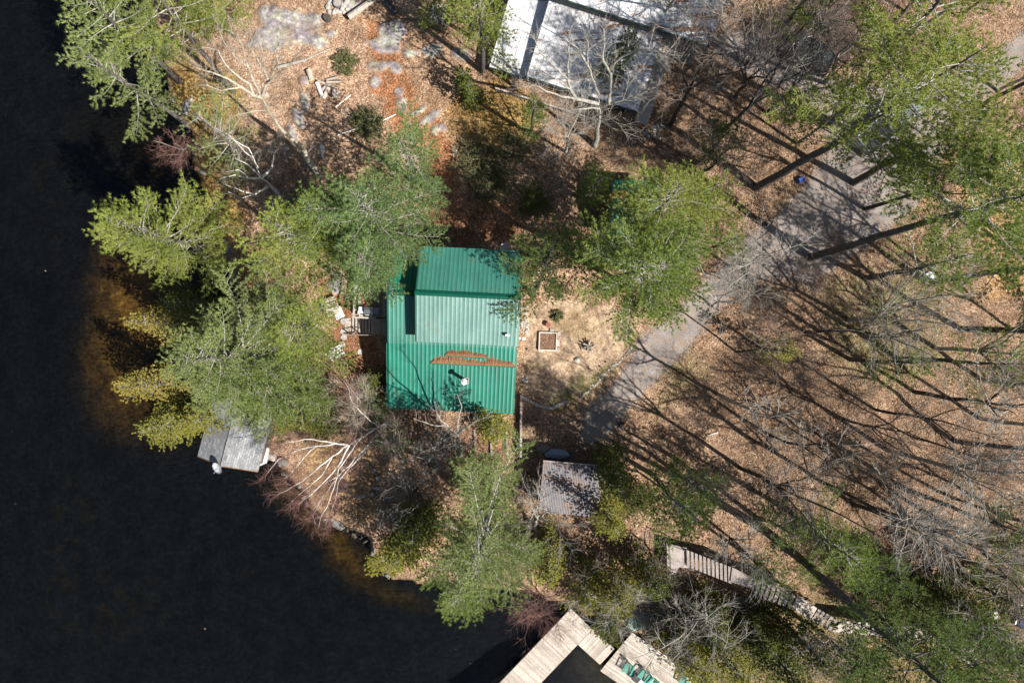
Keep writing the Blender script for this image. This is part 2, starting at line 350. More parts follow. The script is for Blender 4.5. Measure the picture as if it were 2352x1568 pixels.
class MB:
    """collects simple shapes and links them as ONE mesh object"""
    def __init__(s): s.bm = bmesh.new()
    def box(s, c, d, rz=0, bev=0.0, M=None):
        m = Matrix.Translation(Vector(c)) @ Matrix.Rotation(rz, 4, 'Z')
        if M is not None: m = Matrix.Translation(Vector(c)) @ M
        r = bmesh.ops.create_cube(s.bm, size=1.0, matrix=m @ Matrix.Diagonal((d[0], d[1], d[2], 1)))
        if bev:
            es = list({e for v in r['verts'] for e in v.link_edges})
            bmesh.ops.bevel(s.bm, geom=es, offset=bev, segments=2, affect='EDGES', profile=0.6)
        return s
    def cyl(s, c, r, h, seg=16, r2=None, M=None):
        m = Matrix.Translation(Vector(c)) @ (M if M is not None else Matrix.Identity(4))
        bmesh.ops.create_cone(s.bm, cap_ends=True, segments=seg, radius1=r, radius2=r if r2 is None else r2, depth=h, matrix=m); return s
    def rod(s, a, b, r, r2=None, seg=8):
        a, b = Vector(a), Vector(b); d = b-a
        return s.cyl((a+b)/2, r, d.length, seg, r2, d.to_track_quat('Z', 'Y').to_matrix().to_4x4())
    def sph(s, c, r, sc=(1, 1, 1), sub=2, rz=0):
        bmesh.ops.create_icosphere(s.bm, subdivisions=sub, radius=r, matrix=Matrix.Translation(Vector(c)) @ Matrix.Rotation(rz, 4, 'Z') @ Matrix.Diagonal((sc[0], sc[1], sc[2], 1))); return s
    def quad(s, pts):
        s.bm.faces.new([s.bm.verts.new(p) for p in pts]); return s
    def prism(s, pts, z0, z1):
        """closed prism; z0, z1 numbers or per-point lists"""
        n = len(pts); Z0 = z0 if isinstance(z0, (list, tuple)) else [z0]*n; Z1 = z1 if isinstance(z1, (list, tuple)) else [z1]*n
        a = [s.bm.verts.new((p[0], p[1], z)) for p, z in zip(pts, Z0)]; b = [s.bm.verts.new((p[0], p[1], z)) for p, z in zip(pts, Z1)]
        s.bm.faces.new(a[::-1]); s.bm.faces.new(b)
        for i in range(n): s.bm.faces.new([a[i], a[(i+1) % n], b[(i+1) % n], b[i]])
        return s
    def rough(s, amp, seed=0):
        rn = random.Random(seed)
        for v in s.bm.verts: v.co += Vector((rn.uniform(-1, 1), rn.uniform(-1, 1), rn.uniform(-1, 1)))*amp
        return s
    def build(s, name, mat, parent=None, loc=None, smooth=False, rz=0.0):
        bmesh.ops.recalc_face_normals(s.bm, faces=s.bm.faces)
        me = bpy.data.meshes.new(name); s.bm.to_mesh(me); s.bm.free()
        me.materials.append(MAT[mat])
        if smooth: me.polygons.foreach_set('use_smooth', [True]*len(me.polygons))
        o = bpy.data.objects.new(name, me); COL.objects.link(o)
        if parent: o.parent = parent
        if loc is not None: o.location = loc
        o.rotation_euler = (0, 0, rz)
        return o
def dup(root, loc, rz=0.0, label=None, group=None):
    r = root.copy(); COL.objects.link(r); r.location = loc; r.rotation_euler = (0, 0, rz)
    if label: r['label'] = label
    if group: r['group'] = group
    for ch in list(root.children):
        c = ch.copy(); COL.objects.link(c); c.parent = r
        for g in ch.children:
            d = g.copy(); COL.objects.link(d); d.parent = c
    return r

# ------------------------------------------------------------------ the ground, lake bed and water
def axis(lo, hi, step, far):
    a = list(np.arange(lo, hi+step*.5, step)); s = step; x = lo
    left = []
    while x > -far: s *= 1.25; x -= s; left.append(x)
    s = step; x = a[-1]; right = []
    while x < far: s *= 1.25; x += s; right.append(x)
    return np.array(left[::-1]+a+right)
gx = axis(-44, 44, 0.17, 500); gy = axis(-30, 30, 0.17, 500)
X, Y = np.meshgrid(gx, gy); nx, ny = len(gx), len(gy)
xf, yf = X.ravel(), Y.ravel(); PP = np.stack([xf, yf], 1)
SD = shore_sd(PP); Z = heights(xf, yf, SD)
MX = 1176+xf*28*HC/(HC-np.clip(Z, 0, 5)); MY = 784-yf*28*HC/(HC-np.clip(Z, 0, 5))   # map units of each ground point
wob = (fbm(xf*0.8, yf*0.8, 3)-0.5)*60; wob2 = (fbm(xf*0.8, yf*0.8, 13)-0.5)*60
QX, QY = MX+wob, MY+wob2
Q2 = np.stack([QX, QY], 1)
base = np.tile(np.array([.43, .305, .215]), (len(xf), 1))
dk = fbm(xf*0.35, yf*0.35, 71)[:, None]
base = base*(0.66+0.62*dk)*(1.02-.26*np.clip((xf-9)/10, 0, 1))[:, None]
fine = fbm(xf*2.2, yf*2.2, 77)
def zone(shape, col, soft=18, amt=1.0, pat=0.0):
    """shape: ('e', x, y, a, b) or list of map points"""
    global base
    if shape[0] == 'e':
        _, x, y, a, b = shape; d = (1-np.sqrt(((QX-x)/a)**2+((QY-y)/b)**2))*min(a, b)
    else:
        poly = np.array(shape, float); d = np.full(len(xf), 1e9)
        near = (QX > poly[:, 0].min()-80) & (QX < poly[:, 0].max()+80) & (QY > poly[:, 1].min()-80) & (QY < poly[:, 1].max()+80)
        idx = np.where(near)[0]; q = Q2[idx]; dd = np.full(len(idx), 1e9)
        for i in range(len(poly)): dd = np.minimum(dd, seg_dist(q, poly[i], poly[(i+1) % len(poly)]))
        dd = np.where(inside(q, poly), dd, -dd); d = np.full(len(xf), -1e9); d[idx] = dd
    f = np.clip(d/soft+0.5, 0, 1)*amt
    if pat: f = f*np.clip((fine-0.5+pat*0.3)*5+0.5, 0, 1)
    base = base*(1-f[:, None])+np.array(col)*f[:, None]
zone(('e', 680, 190, 190, 170), (.50, .365, .27), 60, .85)
zone(('e', 1130, 270, 110, 80), (.40, .27, .10), 30, .7)
zone([(845,60),(905,60),(930,130),(960,230),(1010,290),(1050,340),(1056,440),(990,450),(930,330),(880,240),(850,190)], (.42, .20, .10), 20, .95)
zone([(930,440),(1060,430),(1200,470),(1210,560),(950,570)], (.30, .15, .08), 25, .8)
zone([(745,640),(850,690),(880,900),(830,920),(760,800)], (.40, .20, .115), 20, .95)
zone([(395,160),(470,130),(560,190),(545,290),(470,330),(410,260)], (.40, .28, .07), 25, .85)
zone([(440,370),(500,330),(560,420),(560,560),(500,560),(455,440)], (.42, .29, .08), 20, .85)
zone([(515,560),(640,560),(640,690),(550,700)], (.30, .20, .09), 20, .8)
zone([(1060,200),(1190,190),(1200,330),(1060,340)], (.36, .25, .07), 25, .7, .6)
zone([(1195,700),(1290,690),(1420,700),(1470,770),(1420,850),(1340,910),(1260,930),(1198,900)], (.55, .43, .31), 15, .95)
zone(('e', 1330, 745, 60, 25), (.36, .28, .16), 20, .7)
zone([(1260,905),(1330,860),(1400,830),(1420,850),(1330,925),(1280,940)], (.22, .25, .09), 14, .7, .5)
zone([(1330,400),(1420,400),(1420,560),(1330,560)], (.20, .13, .085), 10, .8)  # shed's cast shadow put into the brown ground colour
zone([(1190,935),(1300,940),(1440,950),(1470,1040),(1200,1050)], (.30, .225, .165), 20, .9)
zone([(1160,980),(1010,980),(990,1050),(1180,1050)], (.36, .22, .15), 14, .7)
zone([(690,990),(800,980),(880,1060),(860,1180),(790,1210),(700,1120)], (.40, .29, .15), 20, .8)
zone([(1900,640),(2060,620),(2180,700),(2160,860),(1990,890),(1900,800)], (.20, .22, .09), 30, .6, .4)
zone([(1500,760),(1580,790),(1640,860),(1500,960)], (.22, .23, .09), 20, .5, .3)
zone([(2250,420),(2352,380),(2400,700),(2250,680)], (.50, .33, .16), 30, .8)
zone([(2080,300),(2300,340),(2352,560),(2100,470)], (.45, .29, .15), 40, .6)
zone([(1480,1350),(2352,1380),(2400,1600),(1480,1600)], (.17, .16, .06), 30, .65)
zone([(1750,40),(2000,40),(2000,150),(1760,150)], (.24, .17, .15), 30, .6)
# lake bed: ochre sand shelf in the shallows, weed further out, deep water's dimness painted near-black
depth = np.clip(-SD, 0, 100)
bedn = fbm(xf*0.6, yf*0.6, 51)
bed = np.tile(np.array([.0062, .0090, .0140]), (len(xf), 1))*(0.85+0.45*bedn[:, None])
def bedzone(x, y, a, b, t, col, p=1.0):
    global bed
    t = R_(t); dx, dy = MX-x+wob*.6, MY-y+wob2*.6
    u = (dx*math.cos(t)+dy*math.sin(t))/a; v = (-dx*math.sin(t)+dy*math.cos(t))/b
    f = np.clip((1.15-np.sqrt(u*u+v*v))*1.1, 0, 1)**2*p*(0.2+1.2*fbm(xf*1.3, yf*1.3, 55, 5))
    bed = bed*(1-f[:, None])+np.array(col)*f[:, None]
bedzone(315, 660, 190, 150, 15, (.30, .18, .048)); bedzone(280, 800, 165, 235, 12, (.26, .16, .042)); bedzone(350, 930, 160, 140, 0, (.06, .038, .012), .8)
bedzone(690, 1140, 150, 80, 40, (.07, .048, .014), .8); bedzone(790, 1275, 170, 62, 48, (.12, .075, .016), .75); bedzone(900, 1370, 150, 40, 15, (.035, .028, .01))
bedzone(1420, 1545, 120, 80, 0, (.055, .045, .025)); bedzone(330, 380, 130, 110, 40, (.022, .017, .006)); bedzone(250, 300, 200, 160, 0, (.012, .011, .005), .7)
wd = fbm(xf*1.1, yf*1.1, 61)
for (x, y, a, b, s) in ((90, 1300, 120, 300, 1.0), (180, 1450, 240, 120, .9), (60, 400, 110, 260, .8), (520, 1330, 80, 80, .5), (600, 1480, 120, 60, .4)):
    f = np.clip(1.1-np.sqrt(((MX-x)/a)**2+((MY-y)/b)**2), 0, 1)*np.clip((wd-0.5)*5, 0, 1)*s
    bed = bed*(1-f[:, None])+np.array([.014, .014, .011])*f[:, None]
rm = rock_mask(xf, yf)
lich = fbm(xf*3, yf*3, 90)[:, None]
rcol = np.where(lich > 0.54, np.array([[.50, .51, .43]]), np.array([[.41, .385, .41]]))
moss = np.clip((fbm(xf*0.9, yf*0.9, 93)-0.56)*8, 0, 1)[:, None]; rcol = rcol*(1-moss*.5)+np.array([.40, .26, .15])*moss*.5
base = base*(1-rm[:, None])+rcol*rm[:, None]
wet = np.clip(1-SD/0.5, 0, 1)[:, None]*(SD > 0)[:, None]
base = base*(1-wet*.45)
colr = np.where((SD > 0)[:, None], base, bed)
i0 = (np.arange(ny-1)[:, None]*nx+np.arange(nx-1)[None]).ravel()
Fg = np.stack([i0, i0+1, i0+nx+1, i0+nx], 1)
g = mesh_np('ground', np.stack([xf, yf, Z], 1), Fg, 4, 'ground'); tag(g, kind='structure')
g.data.polygons.foreach_set('use_smooth', np.ones(len(Fg), bool))
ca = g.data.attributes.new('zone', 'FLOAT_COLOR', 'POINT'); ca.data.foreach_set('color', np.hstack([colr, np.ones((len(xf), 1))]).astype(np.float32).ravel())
ha = g.data.attributes.new('hard', 'FLOAT', 'POINT'); rm = np.maximum(rm, .55*inside(PP, np.array([[at(x, y, 2.2).x, at(x, y, 2.2).y] for x, y in ((1203, 705), (1290, 695), (1415, 705), (1462, 770), (1415, 845), (1335, 903), (1260, 922), (1203, 895))])))
ha.data.foreach_set('value', np.maximum(rm, np.clip(-SD*2, 0, 1)).astype(np.float32))
# driveway sheet, 3 cm above the ground, ragged edge
DR = [(1325,1000),(1335,945),(1362,915),(1405,868),(1442,820),(1462,768),(1520,735),(1600,655),(1660,590),(1740,520),(1800,470),(1860,400),(1900,330),
 (1860,250),(1790,205),(1725,185),(1640,130),(1610,80),(1700,60),(1790,120),(1900,170),(2000,190),(2100,150),(2200,165),(2290,110),(2352,60),(2600,-40),(2600,60),(2352,160),(2260,250),
 (2190,330),(2150,420),(2110,480),(2030,540),(1940,610),(1880,650),(1900,690),(1820,650),(1740,650),(1655,715),(1580,812),(1510,880),(1445,950),(1405,1010),(1345,1030)]
poly = np.array(DR, float)
near = (MX > 1150) & (MX < 2700) & (MY > -150) & (MY < 1100)
idx = np.where(near)[0]; q = np.stack([MX[idx], MY[idx]], 1); dd = np.full(len(idx), 1e9)
for i in range(len(poly)): dd = np.minimum(dd, seg_dist(q, poly[i], poly[(i+1) % len(poly)]))
dd = np.where(inside(q, poly), dd, -dd)
DD = np.full(len(xf), -1e9); DD[idx] = dd
fm = DD[Fg].max(axis=1) > -22
Ff = Fg[fm]; used = np.unique(Ff); rem = np.full(len(xf), -1); rem[used] = np.arange(len(used))
dv = np.stack([xf[used], yf[used], Z[used]+0.03*np.clip((DD[used]+22)/14, 0.2, 1)], 1)
dr = mesh_np('driveway', dv, rem[Ff], 4, 'gravel'); tag(dr, kind='structure')
dr.data.polygons.foreach_set('use_smooth', np.ones(len(Ff), bool))
ea = dr.data.attributes.new('edge', 'FLOAT', 'POINT'); ea.data.foreach_set('value', np.clip(0.5+DD[used]/75, 0, 1).astype(np.float32))
wtr = mesh_np('water', np.array([[-500, -500, 0], [500, -500, 0], [500, 500, 0], [-500, 500, 0]], float), np.array([[0, 1, 2, 3]]), 4, 'water'); tag(wtr, kind='structure')

# fallen leaves: loose leaf-sized faces over the litter
rs = np.random.RandomState(4)
nl = 210000
lx = rs.uniform(-28, 44, nl); ly = rs.uniform(-29, 29, nl)
def ground_lookup(x, y, arr):
    ix = np.clip(np.searchsorted(gx, x)-1, 0, nx-2); iy = np.clip(np.searchsorted(gy, y)-1, 0, ny-2)
    fx = (x-gx[ix])/(gx[ix+1]-gx[ix]); fy = (y-gy[iy])/(gy[iy+1]-gy[iy]); A = arr.reshape(ny, nx)
    return (A[iy, ix]*(1-fx)+A[iy, ix+1]*fx)*(1-fy)+(A[iy+1, ix]*(1-fx)+A[iy+1, ix+1]*fx)*fy
lsd = ground_lookup(lx, ly, SD); ldd = ground_lookup(lx, ly, np.clip(DD, -1000, 1000)); lrm = ground_lookup(lx, ly, rm); lz = ground_lookup(lx, ly, Z)
keep = (lsd > 0.3) & ((ldd < 0) | (rs.rand(nl) < 0.12+0.6*np.exp(-np.clip(ldd, 0, 99)/16))) & (rs.rand(nl) > lrm*0.97) & (rs.rand(nl) < 0.35+fbm(lx*.7, ly*.7, 19))
gpoly = np.array([[at(x, y, 2.2).x, at(x, y, 2.2).y] for x, y in ((1198, 700), (1290, 690), (1420, 700), (1470, 770), (1420, 850), (1340, 910), (1260, 930), (1198, 900))])
keep &= ~(inside(np.stack([lx, ly], 1), gpoly) & (rs.rand(nl) < .8))
lx, ly, lz = lx[keep], ly[keep], lz[keep]+0.025; nl = len(lx)
an = rs.uniform(0, 6.28, nl); sz = rs.uniform(0.025, 0.065, nl); ti = rs.normal(0, 0.35, (nl, 2))
V = np.zeros((nl, 4, 3))
for k, (u, v) in enumerate(((-1, 0), (0, -.6), (1.1, 0), (0, .6))):
    ox = (u*np.cos(an)-v*np.sin(an))*sz; oy = (u*np.sin(an)+v*np.cos(an))*sz
    V[:, k, 0] = lx+ox; V[:, k, 1] = ly+oy; V[:, k, 2] = lz+np.abs(ox*ti[:, 0]+oy*ti[:, 1])+0.01
lo = mesh_np('fallen_leaves', V.reshape(-1, 3), np.arange(nl*4).reshape(-1, 4), 4, 'litter'); tag(lo, kind='stuff')

# leaves and seed fluff afloat
nf = 26; fx_ = rs.uniform(-42, 5, nf); fy_ = rs.uniform(-28, 28, nf); kf = ground_lookup(fx_, fy_, SD) < -0.4; fx_, fy_ = fx_[kf], fy_[kf]; nf = len(fx_); an = rs.uniform(0, 6.28, nf); sz = rs.uniform(.015, .045, nf)
V = np.zeros((nf, 4, 3))
for k in range(4): V[:, k, 0] = fx_+np.cos(an+k*1.57)*sz*(1+.6*(k % 2)); V[:, k, 1] = fy_+np.sin(an+k*1.57)*sz*(1+.6*(k % 2)); V[:, k, 2] = .008
tag(mesh_np('floating_leaves', V.reshape(-1, 3), np.arange(nf*4).reshape(-1, 4), 4, 'litter'), kind='stuff')
# fallen twigs over the woodland floor
nt2 = 9000; tx = rs.uniform(-20, 44, nt2); ty = rs.uniform(-28, 28, nt2); kf = (ground_lookup(tx, ty, SD) > .4) & (ground_lookup(tx, ty, np.clip(DD, -1000, 1000)) < 2) & (rs.rand(nt2) < .25+.9*(tx > 9)); tx, ty = tx[kf], ty[kf]; nt2 = len(tx)
an = rs.uniform(0, 6.28, nt2); ln_ = rs.uniform(.15, .8, nt2); tz = ground_lookup(tx, ty, Z)+.05
P0_ = np.stack([tx, ty, tz], 1); P1_ = P0_+np.stack([np.cos(an)*ln_, np.sin(an)*ln_, rs.uniform(-.03, .12, nt2)], 1)
Vt, Ft = tubes(P0_, P1_, rs.uniform(.006, .018, nt2), np.full(nt2, .004), 3); tag(mesh_np('fallen_twigs', Vt, Ft, 4, 'bark_grey'), kind='stuff')

# ------------------------------------------------------------------ trees
def unit(v): return v/(np.linalg.norm(v, axis=-1, keepdims=True)+1e-9)
def needles(rs, P, A, m, ln, wd, up=0.3, spread=0.8):
    n = len(P); Pm = np.repeat(P, m, 0); Am = np.repeat(A, m, 0)
    d = unit(Am*0.75+rs.normal(0, 1, (n*m, 3))*spread*0.6+np.array([0, 0, up]))
    L = ln*rs.uniform(0.7, 1.25, (n*m, 1)); s = unit(np.cross(d, np.array([0, 0, 1.0])+rs.normal(0, .55, (n*m, 3))))
    V = np.stack([Pm-s*wd*.5, Pm+s*wd*.5, Pm+d*L], 1).reshape(-1, 3)
    return V
def trunk_axis(base, top, n, rs, wig=0.15):
    t = np.linspace(0, 1, n)[:, None]; p = base*(1-t)+top*t
    w_ = np.cumsum(rs.normal(0, wig, (n, 2)), 0); w_ -= t*w_[-1]; p[:, :2] += w_*np.minimum(1, t*3); return p
def conifer(name, label, cat, group, crown_xy, h, R, base_xy=None, cb=0.3, mat='pine', bark='bark_pine', seed=0, dens=1.0,
            needle=0.22, nw=0.034, shape='pine', az=None, gap=0.0, top_open=0.0, wh=0.68, zc=0.60):
    rs = np.random.RandomState(seed+100)
    gc = G(*crown_xy); 
    c = at(crown_xy[0], crown_xy[1], gc.z+h*zc)
    for i in range(3): c = at(crown_xy[0], crown_xy[1], max(gz(c.x, c.y), 0)+h*zc)
    b = GW(*base_xy) if base_xy else Vector((c.x, c.y, max(gz(c.x, c.y), -0.3)))
    d = (c-b); top = b+d*(1/zc) ; top = Vector((c.x+(top.x-c.x)*0.6, c.y+(top.y-c.y)*0.6, b.z+h))
    B = np.array([0, 0, -0.15]); T = np.array(top-b)
    root = empty(name, b, label, cat, group)
    ns = 12; ax = trunk_axis(B, T, ns, rs, 0.05 if shape == 'pine' else 0.03)
    r0 = 0.011*h+0.06; rad = r0*(1-np.linspace(0, 1, ns))**0.8+0.015
    P0, P1, r_0, r_1 = [ax[:-1]], [ax[1:]], [rad[:-1]], [rad[1:]]
    ph = rs.uniform(0, 6.28, 4)
    def Raz(a):
        f = 1+0.16*np.sin(2*a+ph[0])+0.14*np.sin(3*a+ph[1])+0.10*np.sin(5*a+ph[2])
        if az is not None:          # az: list of (direction deg, width deg, factor)
            for (d0, wdt, fac) in az:
                dl = (a-R_(d0)+math.pi) % (2*math.pi)-math.pi; f = f*(1+(fac-1)*np.exp(-(dl/R_(wdt))**2))
        return R*f
    PT, AT = [], []
    nwh = max(4, int(h*(1-cb)/wh)); a0 = 0
    tips = []
    for i in range(nwh):
        t = (i+rs.uniform(0, .6))/nwh; tt = cb+(1-cb)*t
        o = ax[0]*0+np.array([np.interp(tt, np.linspace(0, 1, ns), ax[:, k]) for k in range(3)])
        if shape == 'pine': prof = (min(1, 0.45+t*2.2))*max(0.0, 1-t**1.7)**0.75
        else: prof = max(0.0, 1-t)**0.75*min(1, 0.7+t*2)
        nb = rs.randint(4, 7) if shape == 'pine' else rs.randint(6, 9)
        a0 += rs.uniform(0.3, 1.2)
        for j in range(nb):
            if rs.rand() < gap*(1.3-t): continue
            a = a0+j*2*math.pi/nb+rs.normal(0, 0.22)
            L = max(0.35, Raz(a)*prof*(rs.uniform(0.5, 1.28) if shape == 'pine' else rs.uniform(.6, 1.15)))
            d0 = np.array([math.cos(a), math.sin(a), 0.0])
            rise = (0.10+0.45*t) if shape == 'pine' else (-0.15+0.5*t)
            m = max(4, int(L/0.45)); s = np.linspace(0, 1, m)
            bend = rs.normal(0, 0.16); side = np.array([-d0[1], d0[0], 0])
            pts = o+d0*(s*L)[:, None]+side*(bend*L*s*s)[:, None]+np.array([0, 0, 1])*(rise*L*s-0.10*L*s+0.13*L*s**2.5)[:, None]
            br = 0.012*L+0.010; P0.append(pts[:-1]); P1.append(pts[1:]); r_0.append(br*(1.05-s[:-1])); r_1.append(br*(1.05-s[1:])+.004)
            st = 0.30 if shape == 'pine' else 0.12
            nt_ = max(3, int(L*(1-st)/(0.15/dens)))
            for q in range(nt_+1):
                sq = st+(1-st)*q/nt_; sd_ = 1 if q % 2 else -1
                p = np.array([np.interp(sq, s, pts[:, k]) for k in range(3)])
                env = math.sin(math.pi*min(1, (sq-st*0.6)/(1.10-st*0.6))**1.25)**0.8
                tl = (0.16+0.25*L*env)*rs.uniform(.6, 1.3) if shape == 'pine' else (0.12+0.22*L*env)*rs.uniform(.7, 1.2)
                tl = min(tl, 1.5)
                ang = a+bend*sq+sd_*rs.uniform(0.6, 1.0)
                if q == nt_: ang = a; tl = 0.25+0.1*L*.5
                td = np.array([math.cos(ang), math.sin(ang), 0.12+0.2*rs.rand() if shape == 'pine' else -0.2+0.3*rs.rand()])
                k = max(1, int(tl/(0.11/dens))); u = (np.arange(k)+rs.uniform(.4, 1.0, k))/k*tl
                pp = p+td*u[:, None]+rs.normal(0, .05, (k, 3))
                PT.append(pp); AT.append(np.tile(unit(td+np.array([0, 0, .25])), (k, 1)))
                if tl > 0.7 and shape == 'pine':
                    P0.append(p[None]); P1.append((p+td*tl*.85)[None]); r_0.append(np.array([.016])); r_1.append(np.array([.006]))
    Va, Fa = tubes(P0[0], P1[0], r_0[0], r_1[0], 8)
    Vt, Ft = tubes(np.vstack(P0[1:]), np.vstack(P1[1:]), np.concatenate(r_0[1:]), np.concatenate(r_1[1:]), 4)
    tk = mesh_np('trunk', np.vstack([Va, Vt]), np.vstack([Fa, Ft+len(Va)]), 4, bark, root)
    if mat != 'pine_dark':
        tk.data.materials.append(MAT['bark_grey']); mi = np.zeros(len(Fa)+len(Ft), np.int32); mi[len(Fa):] = 1; tk.data.polygons.foreach_set('material_index', mi)
    PT = np.vstack(PT); AT = np.vstack(AT)
    if shape == 'pine': V = needles(rs, PT, AT, 12, needle, nw, 0.30)
    else: V = needles(rs, PT, AT, 9, needle*0.62, nw*2.0, 0.05, 1.0)
    mesh_np('crown', V, np.arange(len(V)).reshape(-1, 3), 3, mat, root)
    return root

def bare_tree(name, label, cat, group, base_xy, h, spread, crown_xy=None, seed=0, bark='bark_grey', twig='twig_grey', fork=0.4, lv=4,
              stems=1, thick=1.0, up=0.35, nb=(5, 8), twigs=1.0, world_base=None, fine=None):
    rs = np.random.RandomState(seed+500)
    b = world_base if world_base is not None else GW(*base_xy); root = empty(name, b, label, cat, group)
    if crown_xy:
        c = at(crown_xy[0], crown_xy[1], b.z+h*0.75); lean = np.array([c.x-b.x, c.y-b.y])
    else: lean = rs.normal(0, 0.03*h, 2)
    A = [[], [], [], []]; Bf = [[], [], [], []]; Cf = [[], [], [], []]
    def add(S, p0, p1, a, c): S[0].append(p0); S[1].append(p1); S[2].append(a); S[3].append(c)
    def grow(p, d, L, r, level):
        n = 3 if level >= 3 else (5 if level == 2 else 6)
        S = A if level <= 1 else (Cf if fine and level >= 3 else Bf); step = L/n; pts = [p]; dirs = [d]
        for i in range(n):
            d = unit(d+rs.normal(0, 0.10+0.02*level, 3)+np.array([0, 0, up*0.12*(level > 0)]))
            q = p+d*step; ra = r*(1-0.75*i/n); rb = r*(1-0.75*(i+1)/n)
            add(S, p, q, ra, rb); p = q; pts.append(p); dirs.append(d)
        if level >= lv: return
        k = rs.randint(*nb) if level < 3 else rs.randint(3, 6)
        k = max(2, int(k*(twigs if level >= 2 else 1)))
        for j in range(k):
            s = rs.uniform(0.25, 1.0) if level > 0 else rs.uniform(0.55, 1.0)
            i = min(n, int(s*n)+0); o = pts[i]; dd = dirs[i]
            perp = unit(np.cross(dd, rs.normal(0, 1, 3))); an_ = rs.uniform(0.45, 0.95)
            nd = unit(dd*math.cos(an_)+perp*math.sin(an_)); 
            nd[2] = nd[2]*0.8+0.05; nd = unit(nd)
            grow(o, nd, L*rs.uniform(.42, .68)*(1.15-.4*s), r*rs.uniform(.38, .55)*(1.1-.35*s)+0.002, level+1)
    for st in range(stems):
        fh = h*fork*rs.uniform(.85, 1.1); ph = rs.uniform(0, 6.28)
        off = np.array([math.cos(ph), math.sin(ph)])*(0.25 if stems > 1 else 0)
        ld = lean*rs.uniform(.8, 1.2)+(rs.normal(0, spread*.25, 2) if stems > 1 else 0)
        n = 6; ps = trunk_axis(np.array([off[0], off[1], -0.2]), np.array([ld[0]*fork/.75, ld[1]*fork/.75, fh]), n, rs, 0.06)
        r0 = (0.0085*h+0.04)*thick/(1.3 if stems > 1 else 1)
        for i in range(n-1): add(A, ps[i], ps[i+1], r0*(1-.4*i/n), r0*(1-.4*(i+1)/n))
        p = ps[-1]; dd = unit(ps[-1]-ps[-2]); K = rs.randint(4, 6)
        if stems > 1: K = 2
        for j in range(K):
            a = ph+j*2*math.pi/K+rs.normal(0, .3)
            out = np.array([math.cos(a), math.sin(a), 0])*spread/(h*(1-fork))*rs.uniform(.6, 1.1)
            nd = unit(np.array([ld[0]/(.75*h), ld[1]/(.75*h), 1.0])+out)
            grow(p, nd, h*(1-fork)*rs.uniform(.6, .85), r0*.5, 1)
    Vt, Ft = tubes(A[0], A[1], A[2], A[3], 6); mesh_np('trunk', Vt, Ft, 4, bark, root)
    Vt, Ft = tubes(Bf[0], Bf[1], Bf[2], Bf[3], 3); mesh_np('crown', Vt, Ft, 4, twig, root)
    if fine: Vt, Ft = tubes(Cf[0], Cf[1], Cf[2], Cf[3], 3); mesh_np('twigs', Vt, Ft, 4, fine, root)
    return root

def shrub(name, label, cat, group, xy, r, h, seed=0, twig='twig_brown', leaf=None, n=60, lean=(0, 0)):
    """many thin arching stems; leaf adds small leaves along them"""
    rs = np.random.RandomState(seed+900); b = GW(*xy); root = empty(name, b, label, cat, group)
    S = [[], [], [], []]; LP = []
    for i in range(n):
        a = rs.uniform(0, 6.28); rr = r*math.sqrt(rs.rand()); tip = np.array([math.cos(a)*rr+lean[0], math.sin(a)*rr+lean[1], h*rs.uniform(.5, 1.05)*(1-.35*rr/r)])
        o = np.array([math.cos(a), math.sin(a), 0])*rr*rs.uniform(.1, .5); o[2] = -0.1
        m = 5; t = np.linspace(0, 1, m)[:, None]; p = o*(1-t)+tip*t; p[:, 2] = o[2]+(tip[2]-o[2])*(1-(1-t[:, 0])**1.6); p[1:] += rs.normal(0, .05*h, (m-1, 3))
        for k in range(m-1):
            S[0].append(p[k]); S[1].append(p[k+1]); S[2].append(.014*(1-.18*k)); S[3].append(.014*(1-.18*(k+1)))
            if k >= 1:
                for w_ in range(3):
                    q = p[k]+(p[k+1]-p[k])*rs.rand(); e = q+unit(p[k+1]-p[k]+rs.normal(0, .9, 3)*np.linalg.norm(p[k+1]-p[k]))*rs.uniform(.15, .4)*min(1.2, h)
                    S[0].append(q); S[1].append(e); S[2].append(.007); S[3].append(.004); LP.append(e); LP.append((q+e)/2)
    Vt, Ft = tubes(S[0], S[1], S[2], S[3], 3); mesh_np('branches', Vt, Ft, 4, twig, root)
    if leaf:
        LP = np.array(LP); V = needles(rs, LP, unit(rs.normal(0, 1, LP.shape)), 4, .10, .07, .2, 1.2)
        mesh_np('foliage', V, np.arange(len(V)).reshape(-1, 3), 3, leaf, root)
    return root

PG = 'tall pines on the lot'
